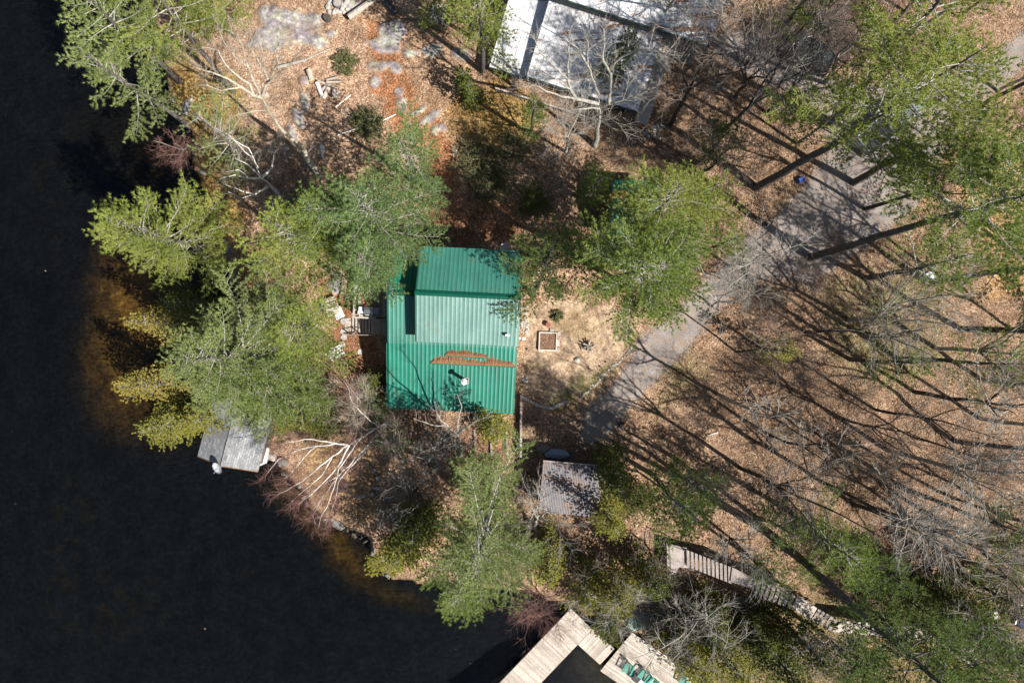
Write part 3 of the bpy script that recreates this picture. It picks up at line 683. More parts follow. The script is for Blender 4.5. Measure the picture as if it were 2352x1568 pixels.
# crown centre (map), height, radius, optional trunk foot (map)
PINES = [
 ('tall grey-green pine leaning over the lake in the top left corner', (290, 75), 16, 3.1, dict(base_xy=(412,187), cb=.32, mat='pine_grey', gap=.30, seed=1)),
 ('grey-green pine over the lake with its bare foot on the mossy bank', (290, 190), 12, 2.6, dict(base_xy=(434,290), cb=.35, mat='pine_grey', gap=.18, seed=2, az=[(150,40,1.25)])),
 ('pine at the top edge left of the grey rock outcrop', (405, 30), 14, 3.2, dict(base_xy=(536,210), cb=.45, mat='pine_yellow', gap=.2, seed=3)),
 ('low pine at the top edge leaning over the lake beside the grey rock', (480, 15), 8, 2.6, dict(cb=.2, mat='pine_yellow', seed=4)),
 ('thin dull green pine between the two pale bare trees', (518, 322), 11, 2.9, dict(base_xy=(618,415), cb=.35, mat='pine_grey', gap=.4, seed=5, dens=.75)),
 ('bright green pine standing alone over the dark water, flat plumes', (400, 552), 16, 3.6, dict(base_xy=(571,608), cb=.40, mat='pine_yellow', seed=6, wh=.5, az=[(180,45,.85)])),
 ('yellow-green pine between the lake pine and the cottage', (692, 560), 15, 2.9, dict(base_xy=(780,640), cb=.35, mat='pine_yellow', seed=7)),
 ('large blue-green pine at the back left corner of the green cottage', (868, 505), 16, 4.0, dict(wh=.52, base_xy=(925,590), cb=.32, mat='pine_blue', seed=8, az=[(20,40,1.15),(250,40,1.1)])),
 ('narrow blue-green pine top nearest the rocky rust path', (945, 370), 13, 2.4, dict(cb=.3, mat='pine_blue', seed=9, az=[(90,40,1.3)])),
 ('blue-green pine leaning across the deck roof edge', (850, 610), 14, 2.8, dict(base_xy=(870,640), cb=.4, mat='pine_blue', seed=10)),
 ('big star-shaped pine beside the boathouse', (555, 818), 18, 4.2, dict(wh=.52, base_xy=(700,812), cb=.3, mat='pine_grey', seed=11, az=[(90,50,1.1)])),
 ('bright green pine overhanging the stone steps by the deck', (700, 765), 14, 3.2, dict(base_xy=(742,770), cb=.3, mat='pine_yellow', seed=12)),
 ('pine reaching over the boathouse roof', (640, 890), 13, 3.0, dict(cb=.35, mat='pine', seed=13)),
 ('biggest pine in the middle, over the garden and the gravel drive', (1472, 628), 17, 4.3, dict(base_xy=(1408,640), cb=.32, mat='pine', seed=14, wh=.52, az=[(270,40,1.1)])),
 ('pine rising over the small green-roofed shed', (1512, 480), 16, 3.2, dict(base_xy=(1465,545), cb=.3, wh=.52, mat='pine_yellow', seed=15)),
 ('dark green pine beside the right end of the cottage roof', (1255, 600), 11, 3.0, dict(base_xy=(1222,680), cb=.3, mat='pine_dark', seed=16, az=[(180,40,1.2)])),
 ('small pine at the left wall of the green-roofed shed', (1368, 425), 7, 1.5, dict(cb=.2, mat='pine', seed=17)),
 ('large pine on the lower shore with a pale leader', (1105, 1240), 16, 3.9, dict(wh=.56, base_xy=(1120,1140), cb=.28, mat='pine_grey', seed=18, az=[(250,40,1.15),(90,30,1.2)])),
 ('pine plume over the lake on the lower shore', (1060, 1330), 12, 2.7, dict(cb=.35, mat='pine', seed=19)),
 ('slim pine between the cottage and the lower shore', (1133, 1130), 7, 1.6, dict(cb=.2, mat='pine', seed=20)),
 ('low green pine at the lower left corner of the cottage', (900, 1012), 4, 1.4, dict(cb=.1, mat='pine_blue', seed=21)),
 ('giant pine hiding the parked truck at the upper right', (1985, 280), 24, 4.8, dict(base_xy=(1736,432), cb=.48, mat='pine_yellow', seed=22, gap=.35)),
 ('tall pine over the drive near the top right corner', (2050, 100), 22, 3.3, dict(base_xy=(1905,290), cb=.5, mat='pine_yellow', seed=23, gap=.45)),
 ('pine with a twisted crown right of the truck', (2120, 330), 19, 3.2, dict(base_xy=(1960,420), cb=.5, mat='pine_yellow', seed=24, gap=.45)),
 ('leaning pine with long dark trunk across the road to the right', (2275, 470), 24, 4.2, dict(base_xy=(1860,592), cb=.58, mat='pine', seed=25, gap=.15, zc=.75)),
 ('sparse pine over the round well cover', (2110, 610), 15, 3.4, dict(base_xy=(1990,640), cb=.4, mat='pine', gap=.55, seed=26, dens=.7)),
 ('pine at the right edge level with the road', (2325, 620), 15, 3.0, dict(cb=.4, mat='pine_dark', gap=.4, seed=27)),
 ('sparse pine in the woods to the right of the ivy patch', (2215, 830), 13, 3.0, dict(cb=.4, mat='pine', gap=.55, seed=28, dens=.7)),
 ('tall pine at the top right with its trunk crossing the slope', (2390, 300), 22, 3.5, dict(base_xy=(2205,418), cb=.5, mat='pine', gap=.4, seed=29)),
 ('pine between the tin-roofed shed and the wooden stairs', (1560, 1150), 13, 2.9, dict(base_xy=(1500,1090), cb=.3, mat='pine', gap=.35, seed=30)),
 ('bright young pine above the middle landing of the stairs', (1895, 1240), 13, 2.5, dict(base_xy=(1800,1165), cb=.45, mat='pine', seed=31, gap=.1)),
 ('dark pine with a leaning trunk beside the wooden stairs', (1780, 1205), 11, 2.0, dict(base_xy=(1740,1190), cb=.3, mat='pine_dark', gap=.45, seed=32)),
 ('pine hanging over the middle of the wooden stairs', (1770, 1320), 8, 1.5, dict(cb=.3, mat='pine_dark', gap=.3, seed=33)),
 ('pine with a long dark trunk at the lower right corner', (2110, 1525), 26, 4.0, dict(base_xy=(1756,1216), cb=.62, mat='pine_dark', gap=.25, seed=34, zc=.78)),
 ('yellow-green pine on the bottom edge right of the stairs', (1985, 1545), 11, 2.4, dict(cb=.3, mat='pine_dark', gap=.3, seed=35)),
 ('pine at the bottom right corner', (2300, 1560), 13, 2.8, dict(cb=.3, mat='pine_dark', gap=.35, seed=36)),
 ('pine touching the left edge of the white metal roof', (1100, 40), 13, 2.5, dict(base_xy=(1108,165), cb=.35, mat='pine_yellow', seed=37)),
 ('small light green pine in front of the white-roofed house', (1222, 272), 7, 1.3, dict(cb=.25, mat='pine', seed=38)),
 ('shaded young pine right of the pale oak', (1645, 330), 9, 1.8, dict(cb=.25, mat='pine_dark', gap=.2, seed=39)),
 ('young pine near the far side of the driveway bend', (1660, 560), 9, 1.4, dict(cb=.3, mat='pine', gap=.3, seed=40)),
 ('pine at the top edge above the parking area', (1830, 20), 15, 2.4, dict(cb=.4, mat='pine_yellow', gap=.5, seed=41)),
 ('sparse pine by the shadowed hollow on the right', (2230, 1180), 13, 2.4, dict(cb=.4, mat='pine_dark', gap=.6, seed=42, dens=.7)),
 ('pine at the top edge beside the picnic table', (1075, 0), 10, 2.0, dict(cb=.3, mat='pine', seed=43)),
 ('low pine over the left end of the white roofed house', (1000, 12), 7, 1.5, dict(cb=.2, mat='pine', seed=44, gap=.3)),
 ('green pine filling the gap between the yellow-green and blue-green pines', (765, 520), 14, 2.9, dict(base_xy=(835,590), cb=.3, mat='pine', seed=45)),
 ('soft green pine between the star-shaped pine and the boathouse', (590, 850), 14, 3.0, dict(cb=.3, mat='pine', seed=47)),
 ('small sparse pine on the open slope right of the drive', (1600, 1120), 10, 2.2, dict(cb=.3, mat='pine', gap=.25, seed=48)),
 ('small green pine between the bare trees of the right slope', (2050, 830), 10, 2.0, dict(cb=.35, mat='pine', gap=.45, seed=49, dens=.8)),
 ('young pine just above the hollow at the lower right', (2000, 1300), 11, 2.4, dict(cb=.3, mat='pine_dark', gap=.3, seed=50)),
 ('young pine at the far right of the lower slope', (2290, 1250), 11, 2.2, dict(cb=.35, mat='pine', gap=.5, seed=51)),
]
for lab, c, h, R, k in PINES:
    conifer('pine_tree', lab, 'pine tree', PG, c, h, R, **k)
CG = 'cedars along the shore and drive'
CEDARS = [
 ('golden cedar with the topmost tip over the lake', (365, 740), 7, 2.2, dict(base_xy=(500,745), mat='cedar_gold', seed=61, az=[(180,40,1.4)])),
 ('golden cedar pointing furthest out over the lake', (355, 880), 7, 2.1, dict(base_xy=(455,870), mat='cedar_gold', seed=62, az=[(180,30,1.8)])),
 ('dark cedar behind the golden shore cedars', (420, 700), 8, 2.2, dict(mat='cedar_green', seed=63, gap=.3)),
 ('yellow-green cedar beside the boathouse roof', (385, 975), 7, 2.4, dict(base_xy=(465,950), mat='cedar', seed=64, az=[(180,40,1.3)])),
 ('bright cedar touching the left boathouse eave', (455, 965), 7, 2.0, dict(mat='cedar', seed=65)),
 ('cedar on the bank between boathouse and birch', (670, 965), 6, 1.8, dict(mat='cedar', seed=66)),
 ('small gold cedar on the mossy bank', (485, 478), 3.5, 0.9, dict(mat='cedar_gold', seed=67)),
 ('yellow-green cedar at the lower eave of the cottage', (1130, 982), 6, 1.6, dict(mat='cedar', seed=68)),
 ('gold cedar leaning over the sandy shallows', (925, 1262), 8, 2.7, dict(mat='cedar', seed=69, az=[(200,40,1.2)])),
 ('cedar left of the lower shore pine', (960, 1215), 8, 1.8, dict(mat='cedar_green', seed=70)),
 ('dark cedar against the right side of the tin-roofed shed', (1412, 1105), 9, 1.9, dict(mat='cedar_green', seed=71)),
 ('bright cedar at the lower right of the tin-roofed shed', (1405, 1195), 8, 1.5, dict(mat='cedar', seed=72)),
 ('cedar behind the lower shore pine', (1260, 1300), 8, 2.0, dict(mat='cedar', seed=73)),
 ('yellow-green cedar just above the plank dock', (1420, 1365), 8, 2.5, dict(mat='cedar', seed=74, gap=.15)),
 ('dark cedar between the two docks', (1400, 1440), 6, 1.5, dict(mat='cedar_green', seed=75)),
 ('cedar at the left foot of the wooden stairs', (1500, 1330), 8, 1.7, dict(mat='cedar_green', seed=76, gap=.2)),
 ('dark cedar thicket below the upper landing', (1640, 1440), 8, 2.2, dict(mat='cedar_green', seed=77, gap=.15)),
 ('cedar in the hollow below the stairs', (1745, 1465), 7, 2.1, dict(mat='cedar_green', seed=78, gap=.2)),
 ('yellow-green cedar on the bottom edge below the stairs', (1680, 1520), 9, 2.6, dict(mat='cedar', seed=79, gap=.15)),
 ('mossy green cedar on the bottom edge near the dock chairs', (1580, 1510), 8, 2.0, dict(mat='cedar', seed=80, gap=.3)),
 ('cedar at the bottom edge beside the stair turn', (1810, 1540), 9, 2.5, dict(mat='cedar_green', seed=81)),
 ('dark cedar beside the green garden chair', (2215, 1400), 8, 2.3, dict(mat='cedar_green', seed=82, gap=.2)),
 ('cedar in the shadowed hollow above the stairs', (2080, 1375), 8, 2.2, dict(mat='cedar_green', seed=83, gap=.35)),
 ('cedar right of the lower flight of stairs', (2150, 1395), 8, 1.8, dict(mat='cedar_green', seed=84, gap=.3)),
 ('dark little cedar by the white-roofed house', (1062, 178), 3, 0.6, dict(mat='cedar_green', seed=85)),
 ('rounded dark cedar beside the porch of the white-roofed house', (1080, 212), 4, 1.0, dict(mat='cedar_green', seed=86)),
 ('thin yellow cedar sapling in the leaf litter', (1795, 805), 6, 1.5, dict(mat='cedar', seed=87, gap=.6)),
 ('cedar leaning over the middle of the white metal roof', (1425, 130), 7, 1.9, dict(base_xy=(1370,215), mat='cedar_green', seed=88, gap=.3)),
 ('dark cedar at the right edge above the parked blue car', (2330, 1385), 8, 2.0, dict(mat='cedar_green', seed=89, gap=.15)),
 ('cedar at the bottom edge near the last steps', (2180, 1545), 8, 1.9, dict(mat='cedar', seed=90, gap=.3)),
 ('yellow cedar right above the long dock', (1345, 1360), 7, 2.0, dict(mat='cedar', seed=91, gap=.2)),
 ('olive cedar between the platform and the bottom edge', (1610, 1545), 7, 2.2, dict(mat='cedar', seed=92, gap=.2)),
 ('cedar below the middle landing of the stairs', (1860, 1490), 8, 2.2, dict(mat='cedar_green', seed=93, gap=.2)),
 ('cedar near the lower right corner', (2330, 1500), 9, 2.2, dict(mat='cedar_green', seed=95, gap=.2)),
 ('dark rounded cedar beside the beige bare tree', (850, 880), 4, 1.2, dict(mat='cedar_green', seed=97)),
 ('cedar on the grassy bank behind the boathouse', (735, 955), 5, 1.4, dict(mat='cedar_green', seed=98)),
]
for lab, c, h, R, k in CEDARS:
    k.setdefault('cb', .08); k['shape'] = 'cedar'; k['wh'] = .42
    conifer('cedar_tree', lab, 'cedar tree', CG, c, h, R, needle=.20, nw=.05, **k)
BG = 'leafless trees on the lot'
BARE = [
 ('grey bare tree leaning out between the shore pines', (432, 330), 6, 2.0, dict(crown_xy=(395,360), bark='bark_grey', twig='twig_red', fork=.3, seed=3)),
 ('fine beige bare tree left of the cottage', (830, 930), 9, 2.9, dict(crown_xy=(795,935), bark='bark_pale', twig='twig_beige', fork=.3, seed=6, stems=2, twigs=1.3)),
 ('second grey bare tree near the front eave of the cottage', (985, 1060), 7, 2.4, dict(crown_xy=(1008,1015), bark='bark_pale', twig='twig_grey', fork=.3, seed=7, thick=1.5)),
 ('bare tree under the lower eave of the cottage', (925, 1060), 9, 3.2, dict(crown_xy=(905,1040), bark='bark_grey', twig='twig_brown', fork=.35, seed=8)),
 ('crooked bare tree in front of the white-roofed house', (1300, 350), 11, 3.5, dict(crown_xy=(1300,285), bark='bark_grey', twig='twig_grey', fork=.4, seed=10)),
 ('dark bare oak with spreading limbs near the top', (1690, 225), 16, 4.6, dict(crown_xy=(1770,90), bark='bark_dark', twig='twig_grey', fork=.3, seed=11)),
 ('tall dark trunked bare tree right of the white roof', (1540, 288), 17, 3.5, dict(crown_xy=(1625,130), bark='bark_dark', twig='twig_brown', fork=.5, seed=12)),
 ('lichen-pale bare tree above the parking area', (1898, 192), 16, 4.0, dict(crown_xy=(1985,40), bark='bark_grey', twig='twig_brown', fork=.4, seed=13)),
 ('bare tree with fine fanning twigs over the driveway', (1700, 625), 11, 3.6, dict(crown_xy=(1758,575), bark='bark_grey', twig='twig_grey', fork=.3, seed=14, twigs=1.2)),
 ('bare tree with pale drooping limbs over the drive', (1640, 705), 9, 3.2, dict(crown_xy=(1670,670), bark='bark_grey', twig='twig_grey', fork=.3, seed=15)),
 ('spreading bare oak with a mossy grey trunk at the right', (1950, 735), 14, 5.0, dict(crown_xy=(2090,720), bark='bark_grey', twig='twig_grey', fork=.3, seed=16, thick=1.2)),
 ('bare tree with a thick trunk running off the right edge', (2206, 755), 20, 4.0, dict(bark='bark_dark', twig='twig_grey', fork=.5, seed=17, thick=1.2)),
 ('bare tree with the next trunk down at the right edge', (2256, 872), 18, 4.0, dict(bark='bark_grey', twig='twig_grey', fork=.5, seed=18)),
 ('tall bare tree low on the right slope', (2190, 1012), 19, 3.8, dict(bark='bark_dark', twig='twig_grey', fork=.5, seed=19)),
 ('mossy bare tree on the open leaf slope', (1650, 905), 12, 2.3, dict(crown_xy=(1765,965), bark='bark_grey', twig='twig_grey', fork=.6, seed=20, lv=3, thick=1.1)),
 ('lone slim bare tree right of the driveway bend', (1692, 808), 10, 1.6, dict(bark='bark_dark', twig='twig_brown', fork=.5, seed=21, lv=3, thick=.8)),
 ('slim bare tree in the middle of the slope', (1885, 1105), 17, 2.6, dict(bark='bark_dark', twig='twig_grey', fork=.6, seed=22, thick=.9)),
 ('tall bare tree with its crown at the right edge of the slope', (2036, 1032), 18, 4.2, dict(bark='bark_grey', twig='twig_grey', fork=.4, seed=23)),
 ('bare tree leaning over the dark hollow', (1962, 1160), 17, 3.6, dict(bark='bark_dark', twig='twig_grey', fork=.45, seed=24)),
 ('bare tree on the lower right slope above the blue car', (2120, 1210), 15, 3.4, dict(bark='bark_dark', twig='twig_brown', fork=.4, seed=25)),
 ('bare tree beside the tin-roofed shed', (1225, 1215), 10, 3.0, dict(crown_xy=(1262,1130), bark='bark_grey', twig='twig_grey', fork=.3, seed=26)),
 ('reddish twiggy bare tree hanging over the water by the dock', (1235, 1370), 8, 2.7, dict(crown_xy=(1222,1400), bark='bark_dark', twig='twig_red', fork=.25, seed=27, stems=4)),
 ('grey tangled bare tree above the dock', (1400, 1325), 10, 3.2, dict(bark='bark_grey', twig='twig_grey', fork=.3, seed=28)),
 ('bare tree with thick trunk over the chair deck', (1570, 1420), 13, 3.4, dict(crown_xy=(1620,1490), bark='bark_grey', twig='twig_grey', fork=.35, seed=29)),
 ('grey bare tree below the upper stair platform', (1520, 1385), 9, 2.4, dict(bark='bark_grey', twig='twig_grey', fork=.3, seed=30, stems=2)),
 ('pale bare tree beside the lower stairs', (1880, 1450), 10, 2.2, dict(crown_xy=(1935,1490), bark='bark_pale', twig='twig_grey', fork=.4, seed=31)),
 ('bare tree in the lower right woods', (2120, 1330), 13, 3.4, dict(bark='bark_grey', twig='twig_grey', fork=.35, seed=32)),
 ('bare tree at the far right below the hollow', (2230, 1290), 14, 3.4, dict(bark='bark_dark', twig='twig_grey', fork=.4, seed=33)),
 ('bare tree at the right edge near the drive entrance', (2240, 250), 17, 3.2, dict(bark='bark_dark', twig='twig_brown', fork=.5, seed=34)),
 ('thin bare tree near the top right corner', (2120, 60), 15, 3.0, dict(bark='bark_grey', twig='twig_grey', fork=.5, seed=35)),
 ('bare tree at the top edge by the white roof', (1500, 90), 13, 3.8, dict(bark='bark_grey', twig='twig_grey', fork=.4, seed=36)),
 ('bare tree behind the green-roofed shed', (1600, 400), 12, 3.2, dict(bark='bark_dark', twig='twig_brown', fork=.4, seed=37)),
 ('bare tree among the brush at the top of the parking area', (1800, 110), 12, 3.6, dict(bark='bark_dark', twig='twig_brown', fork=.3, seed=38)),
 ('dark bare tree just above the road bend', (1985, 480), 15, 3.0, dict(bark='bark_dark', twig='twig_brown', fork=.5, seed=39)),
 ('bare tree at the right edge of the orange needle slope', (2300, 560), 17, 3.6, dict(bark='bark_dark', twig='twig_brown', fork=.5, seed=40)),
 ('slim bare tree low on the slope left of the shed stairs', (1610, 1180), 12, 2.2, dict(bark='bark_dark', twig='twig_grey', fork=.5, seed=41, thick=.9)),
 ('bare tree right of the ivy patch', (2100, 900), 16, 3.2, dict(bark='bark_dark', twig='twig_grey', fork=.5, seed=42)),
 ('pale-twigged bare tree on the lower slope between drive and woods', (1770, 1000), 13, 2.8, dict(bark='bark_dark', twig='twig_grey', fork=0.53, seed=60, twigs=.75, thick=0.84)),
 ('crooked bare tree on the middle slope of the right-hand woods', (1840, 985), 11, 4.1, dict(bark='bark_dark', twig='twig_dark', fork=0.42, seed=61, twigs=.75, thick=0.87)),
 ('wiry bare tree on the middle slope of the right-hand woods', (1935, 960), 13, 3.5, dict(bark='bark_dark', twig='twig_dark', fork=0.44, seed=62, twigs=.75, thick=0.82)),
 ('slender bare tree on the middle slope of the right-hand woods', (2010, 940), 13, 2.8, dict(bark='bark_dark', twig='twig_dark', fork=0.53, seed=63, twigs=.75, thick=0.82)),
 ('wide-crowned bare tree on the lower slope of the right-hand woods', (2090, 1000), 11, 2.9, dict(bark='bark_dark', twig='twig_dark', fork=0.54, seed=64, twigs=.75, thick=0.71)),
 ('sparse bare tree on the lower slope of the right-hand woods', (1930, 1060), 11, 3.6, dict(bark='bark_grey', twig='twig_brown', fork=0.53, seed=65, twigs=.75, thick=0.82)),
 ('tall grey bare tree on the middle slope near the right edge', (2250, 960), 17, 3.9, dict(bark='bark_grey', twig='twig_dark', fork=0.41, seed=66, twigs=.75, thick=0.98)),
 ('dark wiry bare tree on the lower slope near the right edge', (2290, 1180), 15, 2.8, dict(bark='bark_dark', twig='twig_dark', fork=0.35, seed=67, twigs=.75, thick=0.99)),
 ('thin pole-like bare tree on the lower slope between drive and woods', (1700, 1075), 17, 4.0, dict(bark='bark_dark', twig='twig_dark', fork=0.47, seed=69, twigs=.75, thick=0.98)),
 ('brown-twigged bare tree on the lower slope near the right edge', (2160, 1130), 15, 3.4, dict(bark='bark_dark', twig='twig_dark', fork=0.46, seed=72, twigs=.75, thick=0.85)),
 ('edge-standing bare tree on the middle slope near the right edge', (2330, 760), 15, 4.0, dict(bark='bark_dark', twig='twig_brown', fork=0.31, seed=73, twigs=.75, thick=0.83)),
 ('fine-twigged bare tree on the middle slope near the right edge', (2170, 640), 17, 3.6, dict(bark='bark_dark', twig='twig_dark', fork=0.49, seed=74, twigs=.75, thick=0.81)),
 ('top-edge bare tree at the top between drive and woods', (1650, 40), 11, 3.5, dict(bark='bark_dark', twig='twig_dark', fork=0.54, seed=76, twigs=.75, thick=0.99)),
 ('leaning bare tree at the top between drive and woods', (1760, 260), 15, 2.8, dict(bark='bark_dark', twig='twig_dark', fork=0.31, seed=77, twigs=.75, thick=0.96)),
 ('brown bare tree at the top of the right-hand woods', (1830, 330), 15, 4.0, dict(bark='bark_grey', twig='twig_dark', fork=0.39, seed=78, twigs=.75, thick=0.84)),
 ('dark-limbed bare tree at the top between drive and woods', (1660, 300), 17, 3.7, dict(bark='bark_dark', twig='twig_grey', fork=0.33, seed=79, twigs=.75, thick=0.99)),
 ('upright bare tree at the top of the right-hand woods', (1900, 60), 15, 3.8, dict(bark='bark_grey', twig='twig_dark', fork=0.36, seed=80, twigs=.75, thick=0.79)),
 ('light-barked bare tree at the top of the right-hand woods', (2040, 60), 15, 3.5, dict(bark='bark_dark', twig='twig_dark', fork=0.30, seed=81, twigs=.75, thick=0.82)),
 ('corner bare tree at the top near the right edge', (2200, 40), 15, 3.6, dict(bark='bark_dark', twig='twig_dark', fork=0.46, seed=82, twigs=.75, thick=0.72)),
 ('roadside bare tree at the top near the right edge', (2290, 210), 15, 3.7, dict(bark='bark_grey', twig='twig_dark', fork=0.39, seed=83, twigs=.75, thick=0.91)),
 ('shed-side bare tree on the lower slope beside the cottage yard', (1480, 1240), 8, 2.6, dict(bark='bark_dark', twig='twig_brown', fork=0.32, seed=84, twigs=.75, thick=0.90)),
 ('drive-foot bare tree on the lower slope between drive and woods', (1560, 1060), 15, 3.3, dict(bark='bark_grey', twig='twig_dark', fork=0.45, seed=85, twigs=.75, thick=0.80)),
 ('bank bare tree near the bottom beside the cottage yard', (1340, 1290), 8, 3.1, dict(bark='bark_grey', twig='twig_dark', fork=0.39, seed=86, twigs=.75, thick=0.88)),
 ('lower-corner bare tree near the bottom near the right edge', (2200, 1440), 13, 3.6, dict(bark='bark_dark', twig='twig_dark', fork=0.32, seed=89, twigs=.75, thick=0.88)),
 ('terrace bare tree on the lower slope beside the cottage yard', (1120, 1070), 8, 3.9, dict(bark='bark_grey', twig='twig_dark', fork=0.41, seed=90, twigs=.75, thick=0.96)),
 ('low grey bare tree on the lower slope beside the cottage yard', (960, 1120), 8, 3.1, dict(bark='bark_dark', twig='twig_grey', fork=0.46, seed=91, twigs=.75, thick=0.97)),
 ('ivy-edge bare tree on the middle slope of the right-hand woods', (2150, 800), 17, 3.9, dict(bark='bark_grey', twig='twig_dark', fork=0.31, seed=92, twigs=.75, thick=0.99)),
 ('bend-side bare tree on the middle slope of the right-hand woods', (1880, 760), 15, 4.0, dict(bark='bark_dark', twig='twig_dark', fork=0.39, seed=93, twigs=.75, thick=0.95)),
]
for lab, b, h, s, k in BARE:
    bare_tree('bare_tree', lab, 'tree', BG, b, h, s, **k)
def traced_tree(label, base_xy, limbs, r0, bark, twig, seed, side=(.5, 1.5), n_side=5, sub=5, tr=.012, zbase=None, droop=.15):
    """tree whose main limbs follow given map points, each limb (points, end height above the foot, start radius)"""
    rs = np.random.RandomState(seed+3000); b = GW(*base_xy); root = empty('bare_tree', b, label, 'tree', BG); bb = np.array(b)
    nodes = [(np.array(base_xy, float), -.1, r0)]; A = [[], [], [], []]; Bf = [[], [], [], []]
    for pts, hend, rr in limbs:
        p0 = np.array(pts[0], float); j = min(range(len(nodes)), key=lambda q: np.hypot(*(nodes[q][0]-p0)))
        d_ = np.hypot(*(nodes[j][0]-p0)); h0 = nodes[j][1]; L = np.cumsum([0]+[math.hypot(pts[i+1][0]-pts[i][0], pts[i+1][1]-pts[i][1]) for i in range(len(pts)-1)]); L = L/L[-1]
        P = []
        for (x, y), t in zip(pts, L):
            h = h0+(hend-h0)*t; P.append(np.array(at(x, y, b.z+h))-bb)
        Q = [P[0]]; T = [0.]
        for i in range(len(P)-1):      # subdivide with a little wander
            n = max(1, int(np.linalg.norm(P[i+1]-P[i])/.45))
            for k in range(1, n+1):
                w_ = rs.normal(0, .035, 3) if k < n else 0; Q.append(P[i]+(P[i+1]-P[i])*k/n+w_); T.append(L[i]+(L[i+1]-L[i])*k/n)
        R = [max(.012, rr*(1-.85*t)) for t in T]
        for i in range(len(Q)-1):
            A[0].append(Q[i]); A[1].append(Q[i+1]); A[2].append(R[i]); A[3].append(R[i+1])
            if T[i] < .12 and hend > 2 and len(nodes) < 3: continue
            d = unit(Q[i+1]-Q[i])
            for m_ in range(rs.poisson(n_side*np.linalg.norm(Q[i+1]-Q[i])/1.0*(.35+T[i]))):
                o = Q[i]+(Q[i+1]-Q[i])*rs.rand(); v = unit(d*rs.uniform(.6, 1.3)+rs.normal(0, .55, 3)*np.array([1, 1, .7])); ln = rs.uniform(*side)*(1.15-.5*T[i]); q = o
                for c in range(4):
                    v = unit(v+rs.normal(0, .14, 3)-np.array([0, 0, droop*.3])); q2 = q+v*ln/4; Bf[0].append(q); Bf[1].append(q2); Bf[2].append(tr*(1-.2*c)); Bf[3].append(tr*(.8-.2*c)+.002)
                    for e in range(rs.poisson(sub/4)):
                        u = unit(v+rs.normal(0, .55, 3)); f_ = q2+u*rs.uniform(.2, .6); Bf[0].append(q2); Bf[1].append(f_); Bf[2].append(tr*.5); Bf[3].append(.003)
                        g_ = f_+unit(u+rs.normal(0, .4, 3))*rs.uniform(.15, .4); Bf[0].append(f_); Bf[1].append(g_); Bf[2].append(.004); Bf[3].append(.003)
                    q = q2
        for (x, y), t in zip(pts, L): nodes.append((np.array([x, y], float), h0+(hend-h0)*t, rr*(1-.85*t)))
    Vt, Ft = tubes(A[0], A[1], A[2], A[3], 7); mesh_np('trunk', Vt, Ft, 4, bark, root)
    Vt, Ft = tubes(Bf[0], Bf[1], Bf[2], Bf[3], 3); mesh_np('crown', Vt, Ft, 4, twig, root)
    return root
def TR(scale, ox, oy, pts): return [(ox+x*scale, oy+y*scale) for x, y in pts]
q_ = lambda *p: TR(.6494, 413.4, 781, p)
traced_tree('white birch fanning out over the water in front of the boathouse', q_((740, 285))[0], [
 (q_((740, 285), (690, 312), (640, 345), (600, 370)), 5.5, .13), (q_((735, 290), (700, 335), (660, 375), (610, 430), (560, 480), (500, 560), (470, 600)), 7.5, .10),
 (q_((725, 300), (690, 355), (640, 410), (600, 450), (560, 500), (550, 560), (530, 620), (515, 650)), 7.5, .09),
 (q_((600, 370), (540, 410), (480, 460), (430, 500), (380, 530), (345, 545)), 8, .075), (q_((600, 370), (570, 430), (520, 490), (480, 530), (420, 580)), 8, .07),
 (q_((600, 370), (550, 365), (480, 375), (400, 395), (350, 420), (310, 470)), 7, .07), (q_((640, 345), (620, 370), (560, 455), (545, 520), (520, 590), (500, 620), (490, 660)), 8, .07),
 (q_((700, 305), (640, 255), (610, 220), (600, 180), (585, 150)), 7, .06), (q_((570, 368), (520, 358), (440, 350), (330, 372)), 6.5, .05), (q_((540, 410), (500, 480), (440, 530), (395, 570)), 8, .05), (q_((480, 375), (420, 440), (370, 490)), 8, .045),
 (q_((560, 480), (520, 500), (455, 545), (430, 560)), 8, .045), (q_((500, 560), (470, 620), (480, 650)), 8, .035)], .15, 'birch', 'twig_red', 1, side=(.6, 1.7), n_side=9, sub=7, tr=.014)
q_ = lambda *p: TR(.7725, 137.8, 0, p)
traced_tree('large pale bare tree with a long leaning trunk on the tan slope', q_((775, 525))[0], [
 (q_((775, 525), (740, 480), (720, 440), (690, 415), (650, 375), (620, 330), (600, 290)), 8, .27), (q_((600, 290), (575, 285), (540, 260), (500, 235), (450, 215), (400, 200)), 12, .13),
 (q_((600, 290), (575, 240), (560, 200), (545, 150), (530, 110), (500, 90)), 13, .11), (q_((600, 290), (620, 240), (600, 200), (605, 160), (590, 120)), 13, .12), (q_((620, 240), (650, 190), (640, 150), (655, 110)), 13, .07),
 (q_((575, 285), (565, 250), (520, 220), (490, 190), (470, 150), (430, 140)), 12, .10), (q_((620, 330), (580, 330), (530, 340), (500, 360)), 10, .06), (q_((600, 200), (570, 150), (575, 110)), 13, .06), (q_((560, 200), (520, 170), (480, 110)), 13, .06),
 (q_((615, 250), (680, 200), (700, 170)), 12, .06), (q_((540, 260), (480, 270), (430, 250)), 11, .06)], .28, 'bark_pale', 'twig_beige', 2, side=(.6, 1.8), n_side=5, sub=6, tr=.016)
